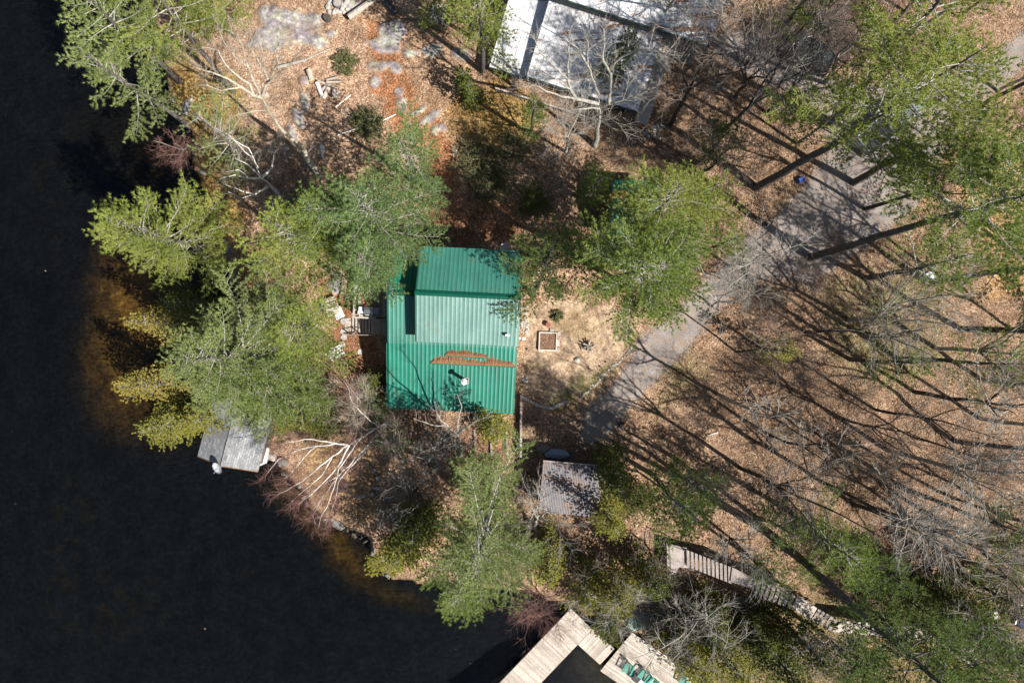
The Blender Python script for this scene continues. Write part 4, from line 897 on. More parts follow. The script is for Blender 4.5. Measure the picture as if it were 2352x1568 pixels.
traced_tree('pale twisted bare tree above the yellow-green pine', q_((650, 575))[0], [
 (q_((650, 575), (620, 545), (600, 530)), 4, .17), (q_((600, 530), (630, 500), (635, 460), (642, 448)), 7, .11), (q_((600, 530), (560, 530), (520, 520), (475, 532)), 7, .09), (q_((615, 555), (580, 578), (540, 568), (495, 550)), 6.5, .09),
 (q_((600, 530), (560, 490), (520, 470)), 7.5, .07), (q_((560, 530), (530, 505), (490, 512)), 7, .06), (q_((580, 578), (540, 590), (500, 570)), 6, .05), (q_((640, 560), (650, 580), (665, 585)), 5, .05), (q_((600, 530), (575, 480), (540, 440), (500, 400), (460, 380)), 9, .05), (q_((590, 500), (560, 440), (480, 400), (420, 350)), 9, .04)], .18, 'birch', 'twig_grey', 3, side=(.4, 1.1), n_side=3.5)
traced_tree('big whitish bare oak over the white metal roof', (1368, 336), [
 ([(1368, 336), (1372, 300), (1377, 262), (1376, 240)], 7, .24), ([(1376, 240), (1350, 233), (1325, 228), (1310, 205), (1303, 180), (1305, 140), (1306, 75)], 14, .14), ([(1325, 228), (1290, 222), (1255, 210), (1230, 195), (1200, 200)], 11, .09),
 ([(1376, 240), (1400, 238), (1402, 200), (1403, 170), (1385, 140), (1388, 100), (1386, 65)], 14, .13), ([(1400, 238), (1430, 230), (1470, 215), (1500, 205)], 11, .08), ([(1403, 160), (1430, 130), (1465, 112), (1510, 122), (1535, 125)], 14, .09),
 ([(1376, 240), (1375, 215), (1365, 190), (1350, 150), (1330, 115), (1300, 90)], 14, .10), ([(1376, 250), (1345, 250), (1310, 252), (1285, 266)], 9, .07), ([(1303, 180), (1270, 150), (1240, 120), (1225, 80)], 14, .07), ([(1350, 150), (1352, 110), (1345, 70)], 14, .06), ([(1310, 205), (1275, 180), (1245, 160), (1220, 150)], 13, .06),
 ([(1376, 262), (1400, 270), (1425, 290), (1440, 310)], 8, .06), ([(1430, 230), (1440, 200), (1460, 170)], 12, .05)], .26, 'bark_grey', 'twig_grey', 4, side=(.7, 2.0), n_side=5, sub=6, tr=.017)
# bare tree over the front eave of the cottage
traced_tree('grey bare tree with long limbs over the front eave of the cottage', (1060, 1050), [
 ([(1060, 1050), (1058, 1020), (1050, 995)], 5, .16), ([(1050, 995), (1030, 980), (1010, 962), (1000, 935)], 10, .09), ([(1050, 995), (1072, 980), (1095, 965), (1125, 955)], 9, .09), ([(1050, 995), (1020, 1010), (990, 1030), (965, 1040)], 8, .08),
 ([(1050, 995), (1052, 965), (1060, 930), (1050, 905)], 10, .08), ([(1030, 980), (990, 975), (950, 960)], 9, .06), ([(1058, 1020), (1085, 1030), (1105, 1050)], 7, .05)], .17, 'bark_grey', 'twig_grey', 5, side=(.4, 1.2), n_side=2.6, sub=4)
SG = 'leafless shrubs on the lot'
SHR = [
 ('brown leafless shrub under the twisted pale tree', (672, 455), 2.0, 2.0, dict(seed=1)),
 ('dark twiggy shrub beside the blue-green pine', (700, 490), 1.6, 1.6, dict(seed=2)),
 ('grey-green shrub against the left side of the cottage', (750, 905), 2.0, 2.4, dict(seed=3, leaf='olive_leaf', twig='twig_grey', n=90)),
 ('grey-green shrub in the corner by the birch', (862, 935), 1.6, 2.2, dict(seed=4, leaf='pine_blue', twig='twig_grey', n=80)),
 ('grey shrub below the beige bare tree', (735, 985), 1.7, 1.8, dict(seed=5, leaf='olive_leaf', n=60)),
 ('olive shrub in the dappled yard behind the cottage', (1100, 370), 2.3, 1.3, dict(seed=6, leaf='olive_leaf', n=120)),
 ('second olive shrub next to the rust path', (1130, 420), 2.0, 1.2, dict(seed=7, leaf='olive_leaf', n=90)),
 ('brown shrub under the olive tangle', (1185, 340), 1.6, 1.0, dict(seed=8, leaf='olive_leaf', n=50)),
 ('green shrub in the yard left of the green-roofed shed', (1230, 470), 1.8, 1.2, dict(seed=9, leaf='cedar_green', n=70)),
 ('dark thicket over the black car', (1790, 95), 2.6, 3.0, dict(seed=10, n=330, twig='twig_brown')),
 ('purple-brown thicket at the top of the parking area', (1880, 70), 2.6, 3.0, dict(seed=11, n=300, twig='twig_brown')),
 ('brown thicket right of the black car', (1930, 120), 1.8, 2.4, dict(seed=12, n=90)),
 ('twiggy shrub beside the shed stairs', (1560, 1290), 1.6, 1.6, dict(seed=13)),
 ('dark shrub between cottage and stump garden', (1010, 1110), 2.2, 1.8, dict(seed=14, n=90)),
 ('grey shrub beside the ring of low posts', (960, 1140), 2.0, 1.8, dict(seed=15, n=90, twig='twig_grey')),
 ('shrub at the shady end of the stump garden', (905, 1180), 1.8, 1.4, dict(seed=16, n=70)),
 ('leafless shrub on the lower bank', (1195, 1130), 1.4, 1.6, dict(seed=17, n=60)),
 ('brown shrub behind the tin-roofed shed', (1300, 1260), 2.2, 1.6, dict(seed=18, n=100)),
 ('brown shrub in the shade of the driveway bend', (1750, 700), 2.4, 2.0, dict(seed=19, n=110)),
 ('shrub on the road edge under the fanning tree', (1850, 640), 2.0, 1.8, dict(seed=20, n=90)),
 ('shrub on the slope beside the yellow sapling', (1740, 830), 1.9, 1.5, dict(seed=21, n=80)),
 ('brush on the slope below the yellow sapling', (1850, 900), 2.2, 1.3, dict(seed=22, n=80)),
 ('brush in the shadowed hollow', (2050, 1290), 2.6, 2.0, dict(seed=23, n=120)),
 ('brush along the right edge below the slope', (2290, 1080), 2.4, 2.0, dict(seed=24, n=100)),
 ('tangled brush right of the chair deck', (1690, 1400), 1.8, 1.6, dict(seed=25, n=100, twig='twig_grey')),
 ('grey brush above the chair deck', (1480, 1400), 2.2, 2.2, dict(seed=26, n=110, twig='twig_grey')),
 ('brush at the right edge by the dark blue car', (2310, 1330), 2.0, 2.0, dict(seed=27, n=90, twig='twig_grey')),
 ('brush behind the pale oak', (1440, 350), 2.0, 1.4, dict(seed=28, n=80)),
 ('brush between the oak and the young shaded pine', (1560, 370), 2.2, 1.5, dict(seed=29, n=90)),
 ('brush at the foot of the tall right pine', (1920, 560), 1.8, 1.4, dict(seed=30, n=70)),
 ('brush right of the drive at the top right', (2250, 380), 2.2, 1.6, dict(seed=31, n=80)),
 ('brush beside the dark blue hollow on the right edge', (2330, 860), 2.0, 2.0, dict(seed=32, n=80)),
 ('yellow-green cut boughs heaped beside the log pile', (795, 146), 1.1, 0.5, dict(seed=33, n=80, leaf='olive_leaf', twig='twig_beige')),
 ('green cut boughs heaped above the blue-green pine', (846, 288), 1.5, 0.7, dict(seed=34, n=110, leaf='olive_leaf', twig='twig_beige')),
 ('yucca-like tuft in the straw garden', (1279, 724), 0.5, 0.45, dict(seed=35, n=40, leaf='olive_leaf')),
 ('brush below the retaining timbers', (1060, 1060), 1.8, 1.2, dict(seed=36, n=60)),
 ('brush in front of the lake bank posts', (820, 1190), 1.5, 1.0, dict(seed=37, n=60)),
 ('dark brush at the upper edge of the lower right hollow', (1990, 1330), 2.6, 1.8, dict(seed=38, n=130, twig='twig_dark')),
 ('dark brush in the middle of the lower right hollow', (2110, 1370), 2.6, 1.8, dict(seed=39, n=130, twig='twig_dark')),
 ('dark brush above the lowest steps', (2200, 1450), 2.2, 1.6, dict(seed=40, n=100, twig='twig_dark')),
 ('dark brush on the shaded side of the tin-roofed shed', (1460, 1150), 2.0, 1.6, dict(seed=41, n=90, twig='twig_dark', leaf='cedar_green')),
 ('leafless brush on the slope right of the drive', (1580, 990), 2.0, 1.0, dict(seed=42, n=60)),
 ('leafless brush at the middle of the open slope', (1960, 900), 2.2, 1.2, dict(seed=43, n=70, twig='twig_dark')),
 ('leafless brush far right on the open slope', (2180, 1080), 2.2, 1.2, dict(seed=44, n=70, twig='twig_dark')),
]
for lab, b, r, h, k in SHR:
    shrub('shrub', lab, 'shrub', SG, b, r, h, **k)

# ------------------------------------------------------------------ buildings
def ribbed(name, mat, parent, x0, x1, yA, zA, yB, zB, pitch=0.305, rib=0.006, top=0.012, foot=0.030, th=0.03):
    """ribbed sheet roof; ribs run down the slope from (yA,zA) to (yB,zB)"""
    xs, hs = [x0], [0.0]; x = x0+pitch*0.5
    while x < x1-foot:
        xs += [x-foot/2, x-top/2, x+top/2, x+foot/2]; hs += [0, rib, rib, 0]; x += pitch
    xs.append(x1); hs.append(0.0); n = len(xs); V = []
    for (y, z) in ((yA, zA), (yB, zB)):
        for k in range(n): V.append((xs[k], y, z+hs[k]))
    for (y, z) in ((yA, zA), (yB, zB)):
        for k in (0, n-1): V.append((xs[k], y, z-th))
    F = [(k, k+1, n+k+1, n+k) for k in range(n-1)]
    a, b, c, d = 2*n, 2*n+1, 2*n+2, 2*n+3
    F += [(a, c, d, b), (0, n, c, a), (n-1, b, d, 2*n-1)]
    return mesh_np(name, np.array(V, float), np.array(F), 4, mat, parent)

# green-roofed cottage ------------------------------------------------
CZ = 1.9; O = Vector((0.62, 3.05, CZ)); CR = R_(-2.8)
cot = empty('cottage', O, 'two-level cottage with a ribbed green metal roof in the middle of the lot', 'cottage', None, CR)
def LC(px, py, z):        # map point at absolute height -> cottage frame
    p = at(px, py, z)-O; c, s = math.cos(-CR), math.sin(-CR); return Vector((p.x*c-p.y*s, p.x*s+p.y*c, z-CZ))
def zc_(z): return z-CZ
ribbed('lower_roof', 'roof_green', cot, -9.62, -0.12, -3.55, zc_(5.9), -8.5, zc_(4.4))
ribbed('lower_roof', 'roof_green_soft_sheen', cot, -9.62, -0.12, 0.0, zc_(7.0), -3.62, zc_(5.93))
ribbed('lower_roof', 'roof_green', cot, -9.62, -0.12, 0.0, zc_(7.0), 3.4, zc_(5.95))
ribbed('upper_roof', 'roof_green_sheen', cot, -7.4, 0.0, 0.0, zc_(8.4), -3.42, zc_(7.2))
ribbed('upper_roof', 'roof_green_soft_sheen', cot, -7.4, 0.0, 0.0, zc_(8.4), 3.42, zc_(7.2))
for (xa, xb, zz) in ((-7.42, 0.02, 8.4), (-9.64, -7.3, 7.0)):
    m = MB()
    for sg in (-1, 1):
        m.quad([(xa, 0, zc_(zz)+.075), (xb, 0, zc_(zz)+.075), (xb, sg*.19, zc_(zz)+.075-.19*.34), (xa, sg*.19, zc_(zz)+.075-.19*.34)])
    bmesh.ops.solidify(m.bm, geom=m.bm.faces[:], thickness=0.02)
    m.build('ridge_cap', 'cap_green', cot)
def gable_box(name, mat, x0, x1, y0, y1, z0, ze0, ze1, zr, yr):
    m = MB(); P = [(y0, z0), (y0, ze0), (yr, zr), (y1, ze1), (y1, z0)]
    a = [m.bm.verts.new((x0, y, z)) for y, z in P]; b = [m.bm.verts.new((x1, y, z)) for y, z in P]
    m.bm.faces.new(a); m.bm.faces.new(b[::-1])
    for i in range(5): m.bm.faces.new([a[i], b[i], b[(i+1) % 5], a[(i+1) % 5]])
    return m.build(name, mat, cot)
gable_box('upper_wall', 'siding_brown', -7.15, -0.3, -3.1, 3.1, zc_(5.2), zc_(7.17), zc_(7.17), zc_(8.2), 0)
gable_box('lower_wall', 'siding_brown', -9.3, -0.45, -8.15, 3.1, -1.3, zc_(4.38), zc_(5.9), zc_(6.85), 0)
m = MB(); m.box((-4.87, -8.53, zc_(4.32)), (9.5, .05, .16)); m.box((-9.66, -6.03, zc_(5.08)), (.05, 5.0, .16), M=Matrix.Rotation(R_(16.9), 4, 'X'))
m.box((-.08, -6.03, zc_(5.08)), (.05, 5.0, .16), M=Matrix.Rotation(R_(16.9), 4, 'X')); m.build('fascia', 'fascia_green', cot)
m = MB(); m.box((-9.72, -4.2, zc_(5.4)), (.10, 8.6, .06), M=Matrix.Rotation(R_(16.7), 4, 'X')); m.build('edge_trim', 'cap_green', cot)
# windows and door on the walls
for (x, y, z, dx, dy) in ((-9.31, -5.5, 1.6, .04, 1.4), (-9.31, -2.6, 1.6, .04, 1.0), (-.44, -6.0, 1.6, .04, 1.2), (-.44, -2.0, 1.7, .04, 1.0), (-3, -8.16, 1.4, 1.5, .04), (-6.5, -8.16, 1.4, 1.5, .04), (-3, 3.11, 1.8, 1.2, .04)):
    wn = MB(); wn.box((x, y, z), (dx+.14 if dx > .1 else .06, dy+.14 if dy > .1 else .06, 1.14)); wo = wn.build('window', 'white_paint', cot)
    pn = MB(); pn.box((x, y, z), (dx if dx > .1 else .08, dy if dy > .1 else .08, 1.0)); pn.build('pane', 'glass_dark', wo)
m = MB(); m.box((-9.32, 0.6, 1.2), (.06, .95, 2.05)); d_ = m.build('door', 'fascia_dark', cot); m = MB(); m.sph((-9.38, .95, 1.15), .04); m.build('handle', 'steel', d_)
# two snow rails with needles banked behind them
def zroof(y): return zc_(5.9)+(y+3.55)*(1.5/4.95)
def rail(pa, pb, label):
    a = LC(pa[0], pa[1], 5.3); b = LC(pb[0], pb[1], 5.3); a.z = zroof(a.y)+.05; b.z = zroof(b.y)+.05
    m = MB(); m.rod(a, b, .035); m.build('snow_rail', 'cap_green', cot); return a, b
def pile(a, b, prof, seed, label):
    rn = random.Random(seed); n = 130; V = []; F = []; K = 7
    for i in range(n+1):
        t = i/n; x = a.x+(b.x-a.x)*t; y0 = a.y+(b.y-a.y)*t; e = np.interp(t, [p[0] for p in prof], [p[1] for p in prof])*(1+rn.uniform(-.3, .3))+.01
        for k in range(K):
            s = k/(K-1); y = y0+e*s+.02; hh = .03+.12*math.sin(math.pi*min(1, s*1.1+.12))*(e/.6)**.5*rn.uniform(.7, 1.2)
            if k == K-1: hh = .005
            V.append((x+rn.uniform(-.01, .01), y, zroof(y)+hh))
    for i in range(n):
        for k in range(K-1):
            q = i*K+k; F.append((q, q+K, q+K+1, q+1))
    V = np.array(V); o = mesh_np('needle_pile', V, np.array(F), 4, 'needles_rust', None)
    o.location = O; o.rotation_euler = (0, 0, CR); tag(o, label, 'pine needles', 'needle piles on the cottage roof')
a, b = rail((989, 834.5), (1184, 843), ''); pile(a, b, [(0, .12), (.06, .45), (.18, .62), (.3, .5), (.62, .32), (.68, .5), (.75, .55), (.86, .45), (.95, .35), (1, .05)], 1, 'long rust-brown needle pile behind the lower snow rail of the green roof')
a, b = rail((1022, 817), (1123, 823), ''); pile(a, b, [(0, .1), (.1, .42), (.3, .4), (.5, .42), (.8, .3), (.97, .2), (1, .05)], 2, 'short rust-brown needle pile behind the upper snow rail of the green roof')
# stove pipe with guy rods
p = LC(1069.5, 873.4, 4.95); p.z = zroof(p.y)
ch = empty('chimney_pipe', (0, 0, 0)); ch.parent = cot; ch.location = p
Mr = Matrix.Rotation(R_(16.9), 4, 'X')
m = MB(); m.box((0, 0, .05), (.50, .50, .03), M=Mr); m.build('flashing', 'stone', ch); m = MB(); m.box((0, .0, .07), (.40, .40, .04), M=Mr); m.build('collar', 'black_metal', ch)
m = MB(); m.cyl((0, 0, .75), .13, 1.5, 16); m.build('pipe', 'steel', ch); m = MB(); m.cyl((0, 0, 1.62), .23, .14, 20, .04); m.cyl((0, 0, 1.50), .17, .12, 16); m.build('cap', 'white_metal', ch)
m = MB(); m.rod((0, 0, 1.15), (.42, -1.35, -.38), .012); m.rod((0, 0, 1.15), (-.42, -1.2, -.33), .012); m.build('guy_rods', 'steel', ch)
p = LC(1163.6, 772.5, 7.35); vt = empty('roof_vent', p); vt.parent = cot
m = MB(); m.cyl((0, 0, .2), .055, .55, 12); m.build('pipe', 'black_metal', vt); m = MB(); m.box((.06, .08, .46), (.34, .16, .12), bev=.03); m.build('hood', 'white_metal', vt)
p = LC(1192, 777, 5.0); fl = empty('wall_flue', (-.42, p.y, zc_(5.0))); fl.parent = cot
m = MB(); m.rod((0, 0, 0), (.75, 0, 0), .05); m.box((.82, 0, 0), (.22, .22, .28), bev=.03); m.build('vent_box', 'white_metal', fl)
# dish behind the cottage
p = at(1159, 569, 5.9); sd_ = empty('satellite_dish', (p.x, p.y, gz(p.x, p.y)), 'white round dish on a pole just behind the back eave of the green cottage', 'satellite dish')
hz = 5.9-sd_.location.z
m = MB(); m.cyl((0, 0, hz/2), .04, hz, 10); m.build('pole', 'steel', sd_)
def dish(parent, c, r, direction, sq=1.0):
    q = Vector(direction).to_track_quat('Z', 'Y').to_matrix().to_4x4(); m = MB(); rings = []
    for k in range(6):
        rr = r*k/5; zz = .25*rr*rr/r
        rings.append([m.bm.verts.new((Matrix.Translation(Vector(c)) @ q) @ Vector((rr*math.cos(a_*math.pi/12), rr*sq*math.sin(a_*math.pi/12), zz))) for a_ in range(24)] if k else [m.bm.verts.new((Matrix.Translation(Vector(c)) @ q) @ Vector((0, 0, 0)))])
    for a_ in range(24): m.bm.faces.new([rings[0][0], rings[1][a_], rings[1][(a_+1) % 24]])
    for k in range(1, 5):
        for a_ in range(24): m.bm.faces.new([rings[k][a_], rings[k+1][a_], rings[k+1][(a_+1) % 24], rings[k][(a_+1) % 24]])
    bmesh.ops.solidify(m.bm, geom=m.bm.faces[:], thickness=.02)
    return m.build('dish', 'white_metal', parent, smooth=True)
dish(sd_, (0, .05, hz), .40, (.3, -.4, .8))

# plank deck helper: corners A (start), B (across the boards), D (along the run), in world xy
def planks(m, A, B, D, z, pw=.14, gap=.014, th=.04, along=False):
    A, B, D = Vector((A.x, A.y, 0)), Vector((B.x, B.y, 0)), Vector((D.x, D.y, 0))
    w_, l_ = (B-A), (D-A); n = max(1, int(l_.length/pw)); st = l_/n; ang = math.atan2(w_.y, w_.x)
    for i in range(n):
        c = A+w_/2+st*(i+.5); m.box((c.x, c.y, z-th/2+((i*7) % 3)*.002), (w_.length, st.length-gap, th), ang)
    return m
# side deck and steps -------------------------------------------------
dk = empty('side_deck', at(850, 700, 2.2), 'weathered grey wooden deck with steps along the left wall of the green cottage', 'deck')
dl = dk.location.copy()
def rel(p, o=dl): return Vector((p.x-o.x, p.y-o.y, p.z-o.z))
A, B, D = at(824, 728, 3), at(892, 728, 3), at(824, 590, 3)
m = planks(MB(), rel(A), rel(D), rel(B), 3.0-dl.z); m.build('deck_boards', 'deck_wood', dk)
for (x, y) in ((826, 600), (826, 640), (826, 680), (826, 724), (886, 600), (886, 724)):
    q = rel(at(x, y, 3)); m = MB(); m.box((q.x, q.y, (3.0-dl.z)/2-.5), (.1, .1, 3.0-dl.z+.9)); m.build('support_post', 'grey_wood', dk)
for (x0, y0, x1, y1, zz, ww) in ((812, 726, 818, 652, 3.95, .14), (824, 722, 829, 650, 3.45, .22), (809, 728.5, 863, 730.5, 3.75, .12)):
    a, b = rel(at(x0, y0, zz)), rel(at(x1, y1, zz)); m = MB(); c = (a+b)/2; m.box(c, ((b-a).length, ww, .05), math.atan2(b.y-a.y, b.x-a.x)); m.build('top_rail', 'deck_wood', dk)
for (x, y) in ((813, 722), (815, 690), (817.5, 656), (861, 730)):
    q = rel(at(x, y, 3.3)); m = MB(); m.box((q.x, q.y, .9), (.09, .09, 1.6)); m.build('railing_post', 'deck_wood', dk)
for (y) in (675, 712):
    a, b = rel(at(814, y, 3.6)), rel(at(826, y, 3.5)); m = MB(); m.rod(a, b, .035); m.build('brace', 'deck_wood', dk)
A, B, D = at(852, 732, 2.85), at(892, 732, 2.85), at(852, 766, 2.85)
m = planks(MB(), rel(A), rel(D), rel(B), 2.85-dl.z); m.build('deck_boards', 'deck_wood', dk)
for i in range(6):
    x1 = 852-i*7.3; zz = 2.7-i*.17; q = rel(at(x1-4, 748, zz)); m = MB(); m.box((q.x, q.y, zz-dl.z), (.17, 1.2, .04)); m.build('step', 'deck_wood', dk)
q = rel(at(800, 748, 1.75)); m = MB(); m.box((q.x-.03, q.y, 1.75-dl.z), (.48, 1.2, .05)); m.build('step', 'deck_wood', dk)
a, b = rel(at(794, 768.5, 2.0)), rel(at(890, 768.5, 3.1)); m = MB(); m.rod(a, b, .05); m.build('stringer', 'deck_wood', dk)
for (x, zz) in ((862, 3.6), (828, 3.0), (803, 2.7)):
    q = rel(at(x, 769, zz)); m = MB(); m.box((q.x, q.y, zz-dl.z-.5), (.07, .07, 1.1)); m.build('railing_post', 'deck_wood', dk)
a, b = rel(at(803, 769, 2.75)), rel(at(863, 769, 3.65)); m = MB(); m.rod(a, b, .03); m.build('handrail', 'deck_wood', dk)
# barbecue
p = at(853, 714, 3.02); bb = empty('barbecue', p, 'silver-lidded gas barbecue with two side shelves on the side deck', 'barbecue', None, R_(-3))
m = MB(); m.box((0, 0, .38), (.62, .5, .74), bev=.02); m.build('cabinet', 'black_metal', bb)
m = MB(); m.cyl((0, 0, .86), .30, .66, 20, M=Matrix.Rotation(R_(90), 4, 'Y')); m.box((0, -.02, .80), (.7, .56, .12), bev=.02); m.build('lid', 'steel', bb, smooth=False)
m = MB(); m.rod((-.28, -.36, .92), (.28, -.36, .92), .02); m.build('handle', 'white_metal', bb)
m = MB(); m.box((-.58, 0, .84), (.44, .48, .05), bev=.01); m.build('side_shelf', 'white_metal', bb)
m = MB(); m.box((.56, 0, .84), (.38, .48, .05), bev=.01); m.build('side_shelf', 'tarp', bb)
m = MB(); m.box((-.40, .0, .90), (.05, .36, .05), bev=.01); m.build('burner', 'black_metal', bb)
for s in (-1, 1): m = MB(); m.cyl((s*.28, -.1, .04), .06, .04, 12, M=Matrix.Rotation(R_(90), 4, 'Y')); m.build('wheel', 'rubber', bb)

def pchair(label, p, rz, mat, group, name='garden_chair'):
    """slatted garden armchair, faces local -y"""
    c = empty(name, p, label, 'chair', group, rz)
    m = MB()
    for i in range(5): m.box((0, -.27+i*.125, .36-.035*i*.9+.02), (.54, .105, .022), M=Matrix.Rotation(R_(-14), 4, 'X'))
    m.build('seat', mat, c)
    m = MB()
    for i in range(5):
        x = -.22+i*.11; hh = .74-abs(i-2)*.07; m.box((x*1.1, .36+hh*.17, .27+hh*.46), (.095, .022, hh), M=Matrix.Rotation(R_(-22), 4, 'X') @ Matrix.Rotation(R_(x*28), 4, 'Y'))
    m.box((0, .40, .46), (.58, .03, .07), M=Matrix.Rotation(R_(-22), 4, 'X')); m.build('backrest', mat, c)
    for s in (-1, 1):
        m = MB(); m.box((s*.34, .02, .56), (.13, .74, .025), bev=.008); m.build('armrest', mat, c)
        m = MB(); m.box((s*.32, -.30, .275), (.03, .10, .55)); m.build('leg', mat, c)
        m = MB(); m.box((s*.32, .30, .26), (.03, .09, .54), M=Matrix.Rotation(R_(-12), 4, 'X')); m.build('leg', mat, c)
    return c
pchair('yellow garden chair half hidden under the pine on the side deck', at(848, 648, 3.02), R_(140), 'yellow_plastic', None)
pchair('red garden chair on the side deck between pine and barbecue', at(846, 684, 3.02), R_(200), 'red_plastic', None)
pchair('white plastic chair nearest the left wall shadow of the cottage', G(781, 806), R_(120), 'white_paint', 'white chairs in the left yard')
pchair('white plastic chair under the big star-shaped pine', G(766, 811), R_(230), 'white_paint', 'white chairs in the left yard')
# wooden steps in the left yard
st = empty('wooden_steps', G(766, 705), 'short flight of grey wooden steps under the bright pine left of the deck', 'steps', None, R_(20))
for i in range(4): m = MB(); m.box((0.0-.05*i, .55-.36*i, .62-.15*i), (1.0, .27, .045)); m.build('step', 'deck_wood', st)
for s in (-1, 1): m = MB(); m.rod((s*.48, .75, .55), (s*.48-.1, -.7, 0), .04); m.build('stringer', 'deck_wood', st)
m = MB(); m.box((0, 0, .12), (.72, .95, .05), R_(25), bev=.01); tag(m.build('white_panel', 'white_paint', None, G(778, 718)), 'white square board lying at the foot of the wooden steps', 'board')
bn = empty('bench', G(745, 703), 'small dark green bench at the left edge of the wooden steps', 'bench', None, R_(95))
m = MB(); m.box((0, 0, .42), (.95, .34, .05)); m.build('seat', 'fascia_dark', bn)
for s in (-1, 1): m = MB(); m.box((s*.38, 0, .2), (.07, .3, .4)); m.build('leg', 'fascia_dark', bn)
for i, (x, y) in enumerate(((789, 738), (789, 761), (790, 775), (786, 791), (828, 808))):
    m = MB(); m.cyl((0, 0, .03), .24, .06, 14).rough(.012, i); tag(m.build('stepping_stone', 'stone', None, G(x, y)), ordn(i)+' stepping stone from the wooden steps in the rust-brown left yard', 'paving stone', 'stepping stones in the left yard')

# white-roofed house --------------------------------------------------
WA = R_(-17.7); wo_ = at(1210, 174.6, 5.0); WZ = 2.0
wh = empty('neighbour_house', (wo_.x, wo_.y, WZ), 'house with a pale needle-strewn metal roof in three levels at the top edge', 'house', None, WA)
m = lambda z: z-WZ
def plane(name, mat, x0, x1, y0, z0, y1, z1, th=.10):
    b_ = MB(); vs = [(x0, y0, z0), (x1, y0, z0), (x1, y1, z1), (x0, y1, z1)]
    t = [b_.bm.verts.new(v) for v in vs]; u = [b_.bm.verts.new((v[0], v[1], v[2]-th)) for v in vs]
    b_.bm.faces.new(t); b_.bm.faces.new(u[::-1])
    for i in range(4): b_.bm.faces.new([t[i], u[i], u[(i+1) % 4], t[(i+1) % 4]])
    return b_.build(name, mat, wh)
def flatribs(x0, x1, y0, z0, y1, z1, step=.42):
    b_ = MB(); n = int((x1-x0)/step); L = math.hypot(y1-y0, z1-z0); an_ = math.atan2(z1-z0, y1-y0)
    for i in range(1, n): b_.box((x0+i*step, (y0+y1)/2, (z0+z1)/2+.012), (.03, L, .03), M=Matrix.Rotation(an_, 4, 'X'))
    return b_.build('roof_seams', 'roof_white', wh)
plane('main_roof', 'roof_white', 0, 8.7, -.0, m(5.0), 5.3, m(6.2)); flatribs(0, 8.7, 0, m(5.0), 5.3, m(6.2))
plane('side_roof', 'roof_white', -3.0, .6, .1, m(4.25), 6.6, m(5.4)); flatribs(-3, .6, .1, m(4.25), 6.6, m(5.4))
plane('upper_roof', 'roof_white', -.05, 12.0, 5.15, m(7.3), 11.5, m(8.8)); flatribs(-.05, 12.0, 5.15, m(7.3), 11.5, m(8.8))
plane('porch_roof', 'dock_wood', 8.75, 9.75, -.6, m(4.5), 6.4, m(5.0))
b_ = MB(); b_.box((5.97, 5.08, m(7.25)), (12.1, .12, .2)); b_.build('gutter', 'fascia_dark', wh)
b_ = MB(); b_.box((4.3, -.07, m(4.93)), (8.9, .10, .14)); b_.box((-1.4, .04, m(4.17)), (3.2, .08, .14)); b_.build('gutter', 'fascia_dark', wh)
b_ = MB(); b_.box((4.6, 2.7, m(3.2)), (8.0, 4.6, 3.8)); b_.box((6.0, 8.3, m(4.3)), (11.2, 6.0, 5.8)); b_.box((-1.1, 3.6, m(2.9)), (3.0, 6.0, 2.6)); b_.build('wall', 'siding_grey', wh)
for (x, y, wd_) in ((1.6, .37, 1.3), (3.6, .37, 1.3), (5.6, .37, 1.3), (7.4, .37, .9), (-1.9, .58, 1.2)):
    b_ = MB(); b_.box((x, y, m(3.5 if y < .5 else 3.2)), (wd_+.14, .05, 1.25)); f_ = b_.build('window', 'white_paint', wh)
    b_ = MB(); b_.box((x, y-.02, m(3.5 if y < .5 else 3.2)), (wd_, .05, 1.1)); b_.build('pane', 'glass_dark', f_)
b_ = MB(); planks(b_, Vector((-2.2, -1.0, 0)), Vector((-2.2, .3, 0)), Vector((7.6, -1.0, 0)), .55); b_.build('porch_floor', 'grey_wood', wh)
b_ = MB(); b_.box((2.7, -1.0, 1.35), (9.8, .12, .07)); b_.build('porch_rail', 'grey_wood', wh)
b_ = MB()
for i in range(50): b_.box((-2.1+i*.197, -1.0, .9), (.09, .03, .85))
b_.build('balusters', 'grey_wood', wh)
b_ = MB(); b_.cyl((8.3, 7.6, m(7.95)), .22, .5, 16); b_.build('roof_vent', 'white_metal', wh)
# small green-roofed shed
sa = at(1404, 410, 5.4); sg_ = empty('green_roof_shed', (sa.x, sa.y, 2.3), 'small shed with a green metal roof mostly hidden by the middle pine', 'shed', None, R_(-2))
ribbed('roof', 'roof_green', sg_, 0, 3.6, -2.1, 3.45, 0.0, 2.95); ribbed('roof', 'roof_green', sg_, 0, 3.6, -2.1, 3.45, -4.3, 2.95)
b_ = MB(); b_.box((1.8, -2.15, 1.05), (3.3, 3.9, 3.7)); b_.build('wall', 'dark_wood', sg_)
b_ = MB(); b_.box((3.27, -2.1, .9), (.05, .9, 1.9)); b_.build('door', 'grey_wood', sg_)
b_ = MB(); b_.sph((0, 0, 0), 1.0, (.8, .5, .05)).rough(.05, 3); tag(b_.build('needle_pile', 'needles_rust', None, at(1425, 450, 5.6)), 'patch of rust-brown needles on the small shed roof', 'pine needles', 'needle piles on the shed roof')
